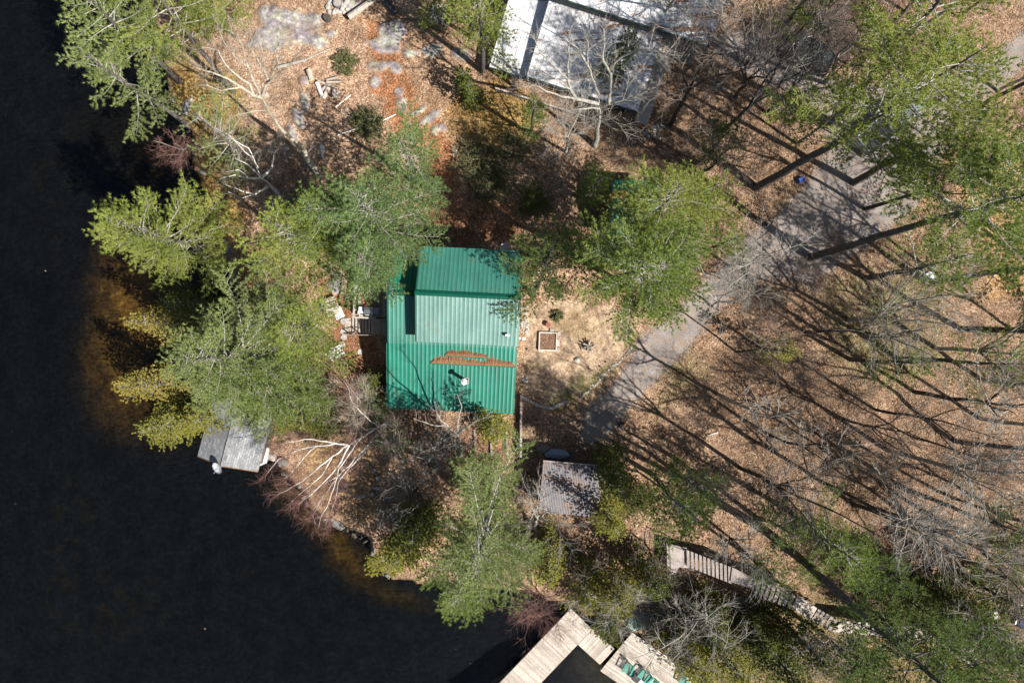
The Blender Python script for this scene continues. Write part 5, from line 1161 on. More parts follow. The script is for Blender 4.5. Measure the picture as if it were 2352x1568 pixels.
# tin-roofed shed
sa = at(1247.5, 1058, 4.5); ts = empty('tin_roof_shed', (sa.x, sa.y, 2.1), 'shed with a leaf-littered corrugated grey tin roof right of the lower shore pine', 'shed', None, R_(-5))
ribbed('roof', 'roof_corrugated', ts, 0, 4.55, 0.0, 2.4, -3.95, 2.05, pitch=.125, rib=.028, top=.03, foot=.10)
b_ = MB(); b_.box((2.27, -1.97, .55), (4.1, 3.5, 3.0)); b_.build('wall', 'dark_wood', ts)
b_ = MB(); b_.box((2.3, .02, 2.38), (4.6, .06, .12)); b_.build('fascia', 'grey_wood', ts)
b_ = MB(); b_.box((.2, -1.8, .8), (.05, .9, 1.9)); b_.build('door', 'grey_wood', ts)
# boathouse
ba = at(525, 1064, 3.0); BA = R_(-14.5)
bh = empty('boathouse', (ba.x, ba.y, .0), 'boathouse standing over the water with a grey shingled gable roof', 'boathouse', None, BA)
hw = 2.42; L = 6.2
for s in (-1, 1):
    b_ = MB(); vs = [(0, 0, 4.1), (s*hw, 0, 3.15), (s*hw, L, 3.15), (0, L, 4.1)]
    t = [b_.bm.verts.new(v) for v in vs]; u = [b_.bm.verts.new((v[0], v[1], v[2]-.08)) for v in vs]; b_.bm.faces.new(t); b_.bm.faces.new(u[::-1])
    for i in range(4): b_.bm.faces.new([t[i], u[i], u[(i+1) % 4], t[(i+1) % 4]])
    b_.build('roof', 'shingle', bh)
b_ = MB(); b_.box((0, L/2, 4.11), (.30, L, .05)); b_.build('ridge_cap', 'shingle', bh)
b_ = MB(); P = [(-2.1, 0), (-2.1, 3.2), (0, 4.0), (2.1, 3.2), (2.1, 0)]
a_ = [b_.bm.verts.new((x, .3, z-.3)) for x, z in P]; c_ = [b_.bm.verts.new((x, L-.3, z-.3)) for x, z in P]; b_.bm.faces.new(a_); b_.bm.faces.new(c_[::-1])
for i in range(5): b_.bm.faces.new([a_[i], c_[i], c_[(i+1) % 5], a_[(i+1) % 5]])
b_.build('wall', 'siding_brown', bh)
b_ = MB(); b_.box((0, .28, 1.4), (2.6, .06, 2.2)); b_.build('boat_door', 'white_paint', bh)
b_ = MB(); b_.box((-1.2, -.03, 3.58), (2.6, .04, .16), M=Matrix.Rotation(R_(-21.4), 4, 'Y')); b_.box((1.2, -.03, 3.58), (2.6, .04, .16), M=Matrix.Rotation(R_(21.4), 4, 'Y')); b_.build('fascia', 'needles_rust', bh)
p = at(500, 1066, 4.1); ds = empty('satellite_dish', (p.x+.35, p.y-.1, 3.62), 'white oval satellite dish on the lakeside end of the boathouse roof', 'satellite dish')
dish(ds, (-.25, -.12, .62), .50, (-.42, -.30, .80), 1.0)
b_ = MB(); b_.rod((.35, .05, .1), (.1, 0, .45), .03); b_.rod((.1, 0, .45), (-.22, -.1, .58), .03); b_.rod((-.2, -.1, .5), (-.55, -.55, .75), .015); b_.build('arm', 'steel', ds)
a, b, c, d = at(607, 1024, 1.5), at(619.5, 1029, 1.5), at(612, 1063, 1.5), at(596, 1070, 1.5)
b_ = MB(); b_.prism([a, b, c, d], 1.42, 1.5); b_.box((at(607, 1040, 1.2).x, at(607, 1040, 1.2).y, .7), (.1, .1, 1.5)); tag(b_.build('side_platform', 'white_paint'), 'bright white landing platform on the right side of the boathouse', 'platform')

# docks ---------------------------------------------------------------
def dock(label, A, B, D, z, along, group='plank docks at the bottom edge'):
    A, B, D = at(*A, z), at(*B, z), at(*D, z); r = empty('dock', (A.x, A.y, 0), label, 'dock', group)
    o = Vector((A.x, A.y, 0)); a, b, d = A-o, B-o, D-o
    m_ = planks(MB(), a, b, d, z) if along else planks(MB(), a, d, b, z)
    m_.build('deck_boards', 'dock_wood', r); m_ = MB(); w_ = Vector((b.x, b.y, 0)); l_ = Vector((d.x, d.y, 0))
    c = (w_+l_)/2; an_ = math.atan2(l_.y, l_.x)
    for s in (0.02, .98):
        q = w_*s+l_/2; m_.box((q.x, q.y, z-.16), (l_.length, .05, .2), an_)
    m_.build('side_beams', 'grey_wood', r); n = max(2, int(l_.length/2.2))
    for i in range(n+1):
        for s in (.06, .94):
            q = w_*s+l_*min(.98, max(.02, i/n)); m_ = MB(); m_.cyl((q.x, q.y, z/2-.75), .09, z+1.1, 10); m_.build('pile', 'grey_wood', r)
    return r
dock('long pale plank dock running down out of the frame', (1311, 1397), (1361, 1444), (1080, 1638), .55, True)
dock('short cross dock branching off the long pale dock', (1362, 1444.5), (1328, 1480), (1412, 1490), .53, True)
dock('wide lower deck where the green chairs stand', (1452, 1452), (1378.6, 1540), (1640, 1580), .75, False)
dock('narrow upper deck linking the bank to the chair deck', (1415, 1392), (1452, 1449), (1470, 1380), .78, True)
dock('grey platform behind the thick-trunked bare tree', (1562, 1462), (1568, 1512), (1606, 1458), 1.3, True)
CHG = 'green chairs at the lake'
pchair('green slatted chair nearest the water on the wide deck', at(1440, 1530, .77), R_(-25), 'chair_green', CHG)
pchair('middle green slatted chair beside the black table', at(1475, 1545, .77), R_(-40), 'chair_green', CHG)
pchair('green slatted chair at the bottom edge of the photo', at(1495, 1563, .77), R_(-50), 'chair_green', CHG)
pchair('green slatted chair in tree shade on the upper deck', at(1451, 1424, .80), R_(-120), 'chair_green', CHG)
pchair('green slatted chair apart from the others behind the thick trunk', G(1569, 1555), R_(-20), 'chair_green', CHG)
t = empty('side_table', at(1459, 1553, .77), 'low square black table between the green chairs', 'table', None, R_(-38))
b_ = MB(); b_.box((0, 0, .42), (.62, .5, .03), bev=.008); b_.build('table_top', 'black_metal', t)
for (x, y) in ((-.25, -.2), (.25, -.2), (-.25, .2), (.25, .2)): b_ = MB(); b_.box((x, y, .2), (.04, .04, .4)); b_.build('leg', 'white_metal', t)
t = empty('cooler_box', at(1472, 1562, .77), 'white lidded box beside the black table', 'box', None, R_(-38)); b_ = MB(); b_.box((0, 0, .17), (.6, .38, .32), bev=.03); b_.build('body', 'white_paint', t); b_ = MB(); b_.box((0, 0, .35), (.62, .40, .06), bev=.02); b_.build('lid', 'white_paint', t)
b_ = MB(); b_.box((0, 0, .12), (.9, .5, .2), R_(30), bev=.08).rough(.03, 2); tag(b_.build('life_vest', 'red_plastic', None, G(1618, 1538)), 'faded red life vest lying on the ground at the bottom edge', 'life vest')

# wooden walk down the slope -----------------------------------------
def GZ(p, z): return at(p[0], p[1], z)
wk = empty('wooden_walkway', G(1560, 1290), 'grey wooden walk of landings and steps winding to the lower right corner', 'walkway'); wl = wk.location.copy()
def wrel(p): return Vector((p.x-wl.x, p.y-wl.y, p.z-wl.z))
def slab(name, pts, z, mat='grey_wood', th=.08):
    P = [wrel(at(x, y, z)) for x, y in pts]; b_ = MB(); b_.prism(P, z-wl.z-th, z-wl.z); return b_.build(name, mat, wk)
slab('platform', [(1531, 1247), (1578, 1258), (1582, 1304), (1560, 1302), (1545, 1332), (1534, 1330)], 2.6)
def flight(p0, p1, z0, z1, n, wv):
    """treads from p0 to p1 (map, upper edge line), wv = map vector across the tread"""
    for i in range(n):
        t0 = (i+.0)/n; t1 = (i+.66)/n; z = z0+(z1-z0)*(i+.5)/n
        a = (p0[0]+(p1[0]-p0[0])*t0, p0[1]+(p1[1]-p0[1])*t0); b = (p0[0]+(p1[0]-p0[0])*t1, p0[1]+(p1[1]-p0[1])*t1)
        slab('step', [a, b, (b[0]+wv[0], b[1]+wv[1]), (a[0]+wv[0], a[1]+wv[1])], z, th=.05)
    for k in (.08, .92):
        a = wrel(at(p0[0]+wv[0]*k, p0[1]+wv[1]*k, z0-.1)); b = wrel(at(p1[0]+wv[0]*k, p1[1]+wv[1]*k, z1-.1)); b_ = MB(); b_.rod(a, b, .05, seg=6); b_.build('stringer', 'dark_wood', wk)
flight((1577, 1262), (1682, 1303), 2.75, 3.9, 11, (1, 38))
slab('landing', [(1682, 1302), (1742, 1333), (1730, 1352), (1678, 1335)], 3.95)
flight((1742, 1334), (1830, 1366), 4.0, 4.4, 8, (-11, 32))
slab('landing', [(1832, 1366), (1877, 1396), (1861, 1423), (1820, 1397)], 4.45, 'dock_wood')
flight((1880, 1398), (1928, 1424), 4.4, 3.9, 5, (-17, 25))
slab('landing', [(1928, 1424), (2120, 1440), (2120, 1470), (1912, 1450)], 3.6, 'dock_wood')
flight((2124, 1443), (2200, 1478), 3.5, 3.0, 7, (-8, 34))
slab('landing', [(2203, 1480), (2226, 1482), (2222, 1520), (2198, 1515)], 2.9)
flight((2230, 1485), (2300, 1530), 2.7, 2.2, 6, (-12, 36)); slab('landing', [(2300, 1530), (2360, 1570), (2345, 1610), (2285, 1570)], 2.1)
for (x0, y0, x1, y1) in ((1538, 1250, 1541, 1318), (1538, 1250, 1573, 1264)):
    a, b = wrel(at(x0, y0, 3.5)), wrel(at(x1, y1, 3.5)); b_ = MB(); b_.rod(a, b, .03); b_.rod(a-Vector((0, 0, .45)), b-Vector((0, 0, .45)), .02); b_.build('railing', 'dark_wood', wk)
    for q in (a, b): b_ = MB(); b_.box((q.x, q.y, q.z-.5), (.07, .07, 1.0)); b_.build('railing_post', 'dark_wood', wk)
for (x, y, z) in ((1540, 1255, 2.5), (1575, 1262, 2.5), (1545, 1320, 2.5), (1685, 1308, 3.8), (1735, 1340, 3.8), (1835, 1372, 4.3), (1868, 1412, 4.3), (1925, 1440, 3.5), (2020, 1455, 3.5), (2110, 1460, 3.5), (2210, 1500, 2.8)):
    q = wrel(at(x, y, z)); b_ = MB(); b_.box((q.x, q.y, q.z-1.5), (.12, .12, 3.0)); b_.build('support_post', 'dark_wood', wk)
# round metal table, chair, well cover
p = G(2267, 1404); t = empty('fire_bowl', p, 'round silver-lidded fire bowl beside the teal chair in the lower right hollow', 'fire bowl')
b_ = MB(); b_.cyl((0, 0, .62), .42, .05, 20); b_.sph((0, 0, .62), .40, (1, 1, .35)); b_.build('lid', 'stone', t); b_ = MB(); b_.cyl((0, 0, .3), .22, .6, 14, .38); b_.build('base', 'black_metal', t)
pchair('teal garden chair next to the fire bowl in the lower right hollow', G(2248, 1412), R_(60), 'chair_green', CHG)
p = at(2127, 640, 2.9+.3); p = G(2127, 640); t = empty('well_cover', p, 'round pale blue well cover on the slope under the sparse pine', 'well cover')
b_ = MB(); b_.cyl((0, 0, .22), .44, .5, 24); b_.build('ring', 'stone', t); b_ = MB(); b_.cyl((0, 0, .50), .48, .07, 28); b_.cyl((0, 0, .55), .12, .06, 12)
for k in range(6): b_.box((0, 0, .545), (.9, .025, .02), k*math.pi/6)
b_.build('lid', 'white_metal', t)

# ------------------------------------------------------------------ vehicles
def vehicle(name, label, cat, p0, p1, paint, kind='suv', z=None):
    """rear at map point p0, nose at p1"""
    a, b = G(*p0), G(*p1); c = (a+b)/2; c.z = gz(c.x, c.y)+.03; L = max(4.6, min(6.0, (b-a).length)); W = 1.9
    r = empty(name, c, label, cat, None, math.atan2(b.y-a.y, b.x-a.x))
    prof = {'suv': [(-.5, .55, .86), (-.49, .95, .93), (-.3, 1.02, 1), (.15, 1.02, 1), (.3, 1.0, .99), (.44, .9, .94), (.5, .65, .82)],
            'pickup': [(-.5, .7, .95), (-.49, 1.02, .97), (-.3, 1.05, 1), (.15, 1.05, 1), (.3, 1.08, .99), (.45, .98, .94), (.5, .7, .86)]}[kind]
    def loft(secs, name_, mat, smooth=True):
        m_ = MB(); rings = []
        for (x, z0, z1, w0, w1) in secs:
            pts = [(-w0/2, z0), (-w0/2*1.0, z0+(z1-z0)*.55), (-w1/2, z1-.06), (-w1/2+.12, z1), (w1/2-.12, z1), (w1/2, z1-.06), (w0/2, z0+(z1-z0)*.55), (w0/2, z0)]
            rings.append([m_.bm.verts.new((x, y, z_)) for y, z_ in pts])
        for i in range(len(rings)-1):
            for k in range(8): m_.bm.faces.new([rings[i][k], rings[i+1][k], rings[i+1][(k+1) % 8], rings[i][(k+1) % 8]])
        m_.bm.faces.new(rings[0]); m_.bm.faces.new(rings[-1][::-1])
        bmesh.ops.recalc_face_normals(m_.bm, faces=m_.bm.faces)
        return m_.build(name_, mat, r)
    loft([(f*L, .28, zt, W*wf, W*wf*.93) for f, zt, wf in prof], 'body', paint)
    if kind == 'suv':
        loft([(-.44*L, .98, 1.05, W*.86, W*.80), (-.38*L, .98, 1.58, W*.88, W*.72), (-.30*L, .98, 1.68, W*.9, W*.72), (.05*L, .98, 1.68, W*.9, W*.72), (.12*L, .98, 1.58, W*.9, W*.72), (.24*L, .98, 1.04, W*.88, W*.84)], 'windows', 'glass_dark')
        b_ = MB(); b_.box((-.14*L, 0, 1.70), (.38*L, W*.70, .04), bev=.015); b_.build('roof', paint, r)
        for s in (-1, 1): b_ = MB(); b_.rod((-.3*L, s*W*.32, 1.76), (.03*L, s*W*.32, 1.76), .02); b_.build('roof_rack', 'black_metal', r)
    else:
        loft([(-.06*L, 1.02, 1.1, W*.88, W*.8), (-.03*L, 1.02, 1.74, W*.88, W*.72), (.10*L, 1.02, 1.78, W*.9, W*.74), (.14*L, 1.02, 1.70, W*.9, W*.74), (.25*L, 1.04, 1.10, W*.88, W*.84)], 'windows', 'glass_dark')
        b_ = MB(); b_.box((.04*L, 0, 1.80), (.16*L, W*.72, .05), bev=.02); b_.build('roof', paint, r)
        b_ = MB(); b_.box((-.28*L, 0, 1.07), (.40*L, W*.80, .02)); bd = b_.build('cargo_bed', 'black_metal', r)
        for s in (-1, 1): b_ = MB(); b_.box((-.28*L, s*W*.45, 1.12), (.42*L, .10, .12), bev=.02); b_.build('bed_rail', paint, bd)
    for fx in (-.32, .33):
        for s in (-1, 1):
            w_ = empty('wheel', (fx*L, s*W*.44, .34)); w_.parent = r
            b_ = MB(); b_.cyl((0, 0, 0), .35, .24, 24, M=Matrix.Rotation(R_(90), 4, 'X')); b_.build('tyre', 'rubber', w_)
            b_ = MB(); b_.cyl((0, s*.02, 0), .2, .23, 16, M=Matrix.Rotation(R_(90), 4, 'X')); b_.build('rim', 'steel', w_)
    for s in (-1, 1):
        b_ = MB(); b_.box((.485*L, s*W*.34, .68), (.08, .34, .15), bev=.02); b_.build('headlight', 'white_metal', r)
        b_ = MB(); b_.box((-.49*L, s*W*.38, .80), (.06, .18, .30), bev=.02); b_.build('tail_light', 'lamp_red', r)
        b_ = MB(); b_.box((.17*L, s*W*.56, 1.12), (.12, .18, .14), bev=.03); b_.build('mirror', paint, r)
    b_ = MB(); b_.box((.5*L, 0, .42), (.10, W*.84, .22), bev=.03); b_.box((-.5*L, 0, .42), (.10, W*.84, .22), bev=.03); b_.build('bumper', 'steel' if kind == 'pickup' else 'black_metal', r)
    return r
vehicle('pickup_truck', 'silver-blue pickup truck parked under the giant pine', 'truck', (1966, 345), (2100, 232), 'silver_paint', 'pickup')
vehicle('parked_car', 'black car parked under the brown thicket at the top', 'car', (1900, 158), (1762, 92), 'black_paint')
vehicle('parked_car', 'dark blue car at the right edge below the slope', 'car', (2440, 1440), (2325, 1402), 'blue_paint')

# ------------------------------------------------------------------ garden and yard things

p = G(1258, 784); rb = empty('raised_bed', p, 'square wooden raised bed filled with brown soil in the straw garden', 'garden bed', None, R_(-2))
for (x, y, dx, dy) in ((0, .68, 1.42, .09), (0, -.68, 1.42, .09), (.67, 0, .09, 1.27), (-.67, 0, .09, 1.27)): b_ = MB(); b_.box((x, y, .16), (dx, dy, .36)); b_.build('side_board', 'dock_wood', rb)
b_ = MB(); bmesh.ops.create_grid(b_.bm, x_segments=24, y_segments=24, size=.63, matrix=Matrix.Translation((0, 0, .24))); b_.rough(.035, 1); b_.build('soil', 'soil', rb)
for i, (x, y, sx, sy) in enumerate(((1284, 766, .22, .3), (1282, 787, .25, .55), (1281, 802, .22, .3), (1267, 759, .3, .3))):
    b_ = MB(); b_.box((0, 0, .06), (sx, sy, .14), bev=.02); tag(b_.build('concrete_block', 'stone', None, G(x, y)), ['upper right corner block of the raised bed', 'long pale block against the right side of the raised bed', 'lower right corner block of the raised bed', 'pale block lying just above the raised bed'][i], 'block', 'blocks around the raised bed')
b_ = MB(); b_.cyl((0, 0, .2), .17, .4, 18, .21); fp = b_.build('flower_pot', 'red_plastic', None, G(1259, 746)); tag(fp, 'faded red round pot standing above the raised bed', 'pot')
b_ = MB(); b_.cyl((0, 0, .405), .17, .02, 18); b_.build('soil', 'soil', fp)
# root stump
rn = random.Random(5); p = G(1351, 796); rt = empty('root_stump', p, 'dark upturned root stump in the straw garden', 'stump')
b_ = MB(); b_.cyl((0, 0, .22), .30, .5, 12, .2).rough(.05, 3); b_.build('stump', 'stone_dark', rt)
b_ = MB()
for k in range(34):
    a = rn.uniform(0, 6.28); r1 = rn.uniform(.25, .66); q0 = Vector((math.cos(a)*.1, math.sin(a)*.1, rn.uniform(.1, .4))); q1 = Vector((math.cos(a+.3)*r1*.6, math.sin(a+.3)*r1*.6, rn.uniform(.25, .6))); q2 = Vector((math.cos(a+.4)*r1, math.sin(a+.4)*r1, rn.uniform(.0, .5)))
    b_.rod(q0, q1, .06, .045, 6); b_.rod(q1, q2, .045, .02, 6)
b_.build('roots', 'log_wood', rt)
for i, (x, y) in enumerate(((1384, 845), (1398, 835), (1323, 896), (1254, 882), (1438, 763), (1216, 805))):
    r = empty('garden_light', G(x, y), ['solar garden light nearest the drive below the root stump', 'solar garden light just right of the one nearest the stump', 'solar garden light in the green patch at the foot of the garden', 'solar garden light below the raised bed', 'solar garden light at the upper right of the garden', 'solar garden light beside the cottage wall'][i], 'garden light', 'solar lights in the straw garden')
    b_ = MB(); b_.cyl((0, 0, .16), .015, .36, 8); b_.build('stake', 'black_metal', r); b_ = MB(); b_.cyl((0, 0, .36), .08, .08, 14, .06); b_.build('lamp', 'steel', r)
def rock(lab, x, y, sx, sy, sz, seed, mat='stone', group=None, cat='rock', rz=0, up=.0):
    b_ = MB(); b_.sph((0, 0, sz*.25), 1.0, (sx, sy, sz), 2); b_.rough(min(sx, sy, sz)*.14, seed)
    o = b_.build('rock', mat, None, G(x, y)+Vector((0, 0, up)), rz=rz); return tag(o, lab, cat, group)
rock('dark angular rock on the sandy lake edge', 776, 1201, .75, .35, .4, 1, 'stone_dark', rz=-.7); rock('pale boulder beside the upturned boat', 1247, 1029, .55, .35, .4, 2, 'stone_dark')
rock('small pale rock in the straw garden below the root stump', 1326, 826, .24, .2, .2, 3); rock('boulder on the bank between boathouse and birch', 628, 1046, .7, .4, .45, 4, 'stone', rz=-.3)
rock('grey boulder at the foot of the birch', 650, 1058, .55, .35, .35, 5, 'stone_dark', rz=-.4)
rn = random.Random(9)
for i in range(26):       # curved stone edging below the garden
    t = i/25; x = 1200+100*t; y = 912+24*math.sin(min(1, t*1.35)*math.pi*.55)-(14*max(0, t-.7)/.3 if t > .7 else 0)
    rock(ordn(i)+' stone from the left in the curved edging row below the garden', x, y, rn.uniform(.12, .2), rn.uniform(.1, .15), .13, i, 'stone', 'stones of the garden edging', 'stone', rn.uniform(0, 3))
for i in range(24):
    t = i/23; x = 1335+120*t; y = 912-115*t+rn.uniform(-4, 4)
    rock(ordn(i)+' stone from the bottom along the driveway side of the garden', x, y, rn.uniform(.08, .17), rn.uniform(.07, .12), .08, i+40, 'stone', 'stones between garden and drive', 'stone', rn.uniform(0, 3))
for i in range(34):
    x = 1203+rn.uniform(-6, 9); y = 705+rn.uniform(0, 62)
    rock('pale rubble stone against the right wall of the cottage', x, y, rn.uniform(.07, .18), rn.uniform(.07, .14), .1, i+80, 'stone', 'rubble beside the cottage', 'stone', rn.uniform(0, 3))
for i in range(10):
    rock('white stone in the little heap near the cottage corner', 1205+rn.uniform(-6, 7), 869+rn.uniform(-7, 7), .09, .08, .07, i+120, 'white_paint', 'white stone heap', 'stone', rn.uniform(0, 3))
for i in range(70):
    k = rn.choice(list(range(3, 13))+list(range(14, 28))); f = rn.random(); x = SHORE[k][0]*(1-f)+SHORE[k+1][0]*f+rn.uniform(-4, 8); y = SHORE[k][1]*(1-f)+SHORE[k+1][1]*f+rn.uniform(-6, 3)
    rock('dark wet stone along the lake edge', x, y, rn.uniform(.12, .35), rn.uniform(.1, .25), rn.uniform(.1, .2), i+150, 'stone_dark', 'stones along the lake edge', 'stone', rn.uniform(0, 3))
for i in range(16):
    rock('stone in the heap at the top of the rocky slope', 775+rn.uniform(-22, 24), 14+rn.uniform(-12, 16), rn.uniform(.15, .4), rn.uniform(.12, .3), rn.uniform(.12, .25), i+190, 'stone', 'stones around the round grate', 'stone', rn.uniform(0, 3))
for i in range(12):
    rock('stone in the pile right of the white-roofed house', 1500+rn.uniform(-20, 26), 300+rn.uniform(-14, 16), rn.uniform(.12, .28), rn.uniform(.1, .22), .16, i+220, 'stone', 'stone pile by the white-roofed house', 'stone', rn.uniform(0, 3))
# timbers
def timber(lab, x0, y0, x1, y1, r=.1, group=None, mat='grey_wood', h=.3, cat='timber', name='timber'):
    a, b = G(x0, y0), G(x1, y1); c = (a+b)/2; b_ = MB(); b_.box((0, 0, 0), ((b-a).length, r*2, h), math.atan2(b.y-a.y, b.x-a.x), bev=.015)
    return tag(b_.build(name, mat, None, (c.x, c.y, c.z+h/2-.06)), lab, cat, group)
timber('long timber retaining wall running down from the cottage corner', 1197, 905, 1196, 1046, .09, None, h=.7, cat='retaining wall', name='retaining_wall')
for i, (x, y0, y1) in enumerate(((1163, 988, 1042), (1127, 1000, 1046), (1090, 985, 1044), (1056, 1005, 1050), (1020, 1000, 1052))):
    timber(ordn(i)+' terrace timber left of the long timber wall below the cottage', x, y0, x+2, y1, .07, 'terrace timbers below the cottage')
# logs
def log(lab, x0, y0, x1, y1, r, mat='log_wood', group=None, end='log_end', up=0.0, r2=None, name='log'):
    a, b = G(x0, y0), G(x1, y1); c = (a+b)/2; c.z = (a.z+b.z)/2+up; d = (b-a); d.z = 0
    root = tag(MB().rod(-d/2, d/2, r, r2 or r*.9, 10).rough(r*.06, int(x0)).build(name, mat, None, (c.x, c.y, c.z+r*.85)), lab, 'log', group)
    if end:
        u = d.normalized()*.012
        MB().rod(d/2-u*.1, d/2+u, r*.78, None, 12).build('cut_end', end, root)
    return root
LG = 'cut logs and poles on the tan slope'
log('thick pale log with a yellow sawn end above the log pile', 711, 163, 717, 186, .22, group=LG)
log('long cream log at the left of the log pile', 729, 191, 742, 224, .17, 'birch', LG)
log('grey log leaning against the long cream log', 757, 202, 744, 228, .18, 'log_wood', LG)
log('short grey log in the middle of the log pile', 752, 196, 741, 208, .13, 'grey_wood', LG)
log('grey log with a yellow end at the right of the pile', 770, 206, 766, 227, .17, 'grey_wood', LG)
log('rightmost thin log of the log pile', 776, 209, 774, 226, .13, 'grey_wood', LG)
log('pale pole lying diagonally on top of the pile', 733, 190, 779, 207, .09, 'log_wood', LG, up=.28)
log('pale pole pointing right at the back of the pile', 752, 192, 786, 191, .09, 'log_wood', LG, up=.2)
log('grey pole behind the other logs of the pile', 750, 186, 778, 179, .09, 'grey_wood', LG, up=.1)
log('straight white pole lying below the log pile', 771, 247, 806, 219, .05, 'birch', LG)
log('short stick below the log pile', 752, 247, 768, 231, .03, 'log_wood', LG, None)
log('stick sticking out of the cut boughs to the upper left', 794, 246, 808, 273, .05, 'log_wood', LG)
log('curved pole reaching the green cut boughs', 781, 258, 826, 282, .05, 'log_wood', LG)
log('white pole left of the green cut boughs', 777, 311, 823, 294, .06, 'birch', LG)
log('pole pointing right out of the green cut boughs', 868, 283, 909, 263, .05, 'birch', LG)
log('fallen grey limb crossing the tan slope', 640, 158, 706, 136, .12, 'bark_grey', LG, None); log('thin end of the fallen grey limb', 706, 136, 762, 111, .06, 'bark_grey', LG, None)
log('huge squared grey beam at the top edge', 804, 47, 868, -2, .24, 'deck_wood', LG, up=.2)
log('driftwood log in the ring of low posts', 824, 1140, 840, 1135, .16, 'grey_wood', LG)
log('white stick near the ring of low posts', 885, 1142, 903, 1141, .05, 'birch', LG)
log('white branch on the leaf slope above the open woods', 1622, 1000, 1650, 992, .05, 'birch', LG, None)
p = G(742, 341); b_ = MB(); b_.cyl((0, 0, .2), .22, .5, 12, .16); b_.rod((0, 0, .1), (-.1, -.75, .02), .17, .05, 8); tag(b_.rough(.02, 2).build('tree_stump', 'birch', None, p, rz=.1), 'cream tapered stump near the shadow of the blue-green pine', 'stump', 'stumps on the lot')
p = G(753, 45); b_ = MB(); b_.cyl((0, 0, .2), .3, .45, 14, .26); tag(b_.rough(.02, 2).build('tree_stump', 'dark_wood', None, p), 'dark round stump near the big grey beam', 'stump', 'stumps on the lot')
p = G(612, 222); b_ = MB(); b_.box((0, 0, .2), (.5, .35, .4), .4, bev=.08); tag(b_.rough(.03, 2).build('tree_stump', 'log_wood', None, p), 'pale block of wood under the large pale bare tree', 'stump', 'stumps on the lot')
for i, (x, y) in enumerate(((844, 1063), (860.4, 1078), (870.4, 1095), (867.4, 1118.6), (857.5, 1132.7), (813.5, 1063.6), (795.4, 1111), (786.6, 1122), (790, 1092), (790, 1072))):
    o = MB().cyl((0, 0, .2), .19, .5, 14, .18).rough(.012, i).build('stump_seat', 'stone_dark', None, G(x, y)); tag(o, ['topmost stump seat on the right side of the post ring', 'second stump seat down the right side of the post ring', 'third stump seat down the right side of the post ring', 'fourth stump seat down the right side of the post ring', 'lowest stump seat on the right side of the post ring', 'stump seat at the top of the post ring under the birch limb', 'third stump seat down the left side of the post ring', 'lowest stump seat on the left side of the post ring', 'second stump seat down the left side of the post ring', 'topmost stump seat on the left side of the post ring'][i], 'stump', 'stump seats in a ring on the lower bank')
    MB().cyl((0, 0, .453), .15, .012, 14).build('sawn_top', 'grey_wood', o)
# round grate, table, pallet fence, ramp, hose
p = G(778, 12); t = empty('fire_pit', p, 'round rusty fire pit ringed with stones at the top edge', 'fire pit')
b_ = MB(); b_.cyl((0, 0, .2), .34, .4, 22); b_.build('ring', 'stone_dark', t); b_ = MB(); b_.cyl((0, 0, .41), .30, .03, 22); b_.build('grate', 'grey_wood', t)
p = G(1014, 42); t = empty('picnic_table', p, 'weathered picnic table in the shade left of the white-roofed house', 'table', None, R_(-15))
b_ = MB()
for i in range(4): b_.box((-.3+i*.2, 0, .74), (.18, 1.6, .04))
b_.build('table_top', 'log_wood', t)
for s in (-1, 1): b_ = MB(); b_.box((s*.68, 0, .44), (.24, 1.6, .04)); b_.build('seat', 'log_wood', t); b_ = MB(); b_.box((0, s*.55, .36), (.9, .08, .72)); b_.build('leg', 'log_wood', t)
p = G(1060, 54); t = empty('pallet_fence', p, 'short fence of dark upright slats beside the picnic table', 'fence', None, R_(-5))
b_ = MB()
for i in range(10): b_.box((-.75+i*.17, 0, .5), (.10, .03, 1.0))
b_.build('slats', 'grey_wood', t); b_ = MB(); b_.box((0, .04, .25), (1.7, .04, .08)); b_.box((0, .04, .8), (1.7, .04, .08)); b_.build('rails', 'dark_wood', t)
b_ = MB(); b_.box((0, 0, .18), (.55, 2.0, .06), R_(38)); b_.box((.2, 0, .25), (.05, 2.0, .16), R_(38)); b_.box((-.2, 0, .25), (.05, 2.0, .16), R_(38)); tag(b_.build('plank_ramp', 'dark_wood', None, G(893, 12)), 'dark plank ramp at the top edge beside the grey beam', 'ramp')
pts = [(868, 58), (885, 53), (905, 46), (925, 43), (948, 46), (975, 56), (1000, 68), (1020, 78)]; b_ = MB(); q0 = G(*pts[0]); base_ = q0.copy()
for a, b in zip(pts, pts[1:]): b_.rod(G(*a)-base_+Vector((0, 0, .05)), G(*b)-base_+Vector((0, 0, .05)), .03)
tag(b_.build('garden_hose', 'black_metal', None, base_), 'black hose curving over the shaded ground at the top', 'hose')
# upturned boat
p = G(1279, 1043); t = empty('upturned_boat', p, 'pale upturned rowing boat in the shade above the tin-roofed shed', 'boat', None, R_(-4))
b_ = MB(); rings = []
for i in range(13):
    x = -1.0+2.0*i/12; wdt = .42*(1-abs(x)**2.6)**.5+.03; rings.append([b_.bm.verts.new((x*1.0, math.cos(k*math.pi/8)*wdt, .38*math.sin(k*math.pi/8)*(1-.25*x*x))) for k in range(9)])
for i in range(12):
    for k in range(8): b_.bm.faces.new([rings[i][k], rings[i+1][k], rings[i+1][k+1], rings[i][k+1]])
b_.build('hull', 'tarp', t, smooth=True); b_ = MB(); b_.box((0, 0, .38), (1.7, .03, .04)); b_.build('keel', 'grey_wood', t)
b_ = MB(); b_.box((0, 0, .2), (.5, .35, .4), .3, bev=.05); tag(b_.build('storage_crate', 'blue_plastic', None, G(1838, 415)), 'blue plastic crate on the road edge under the giant pine', 'crate')

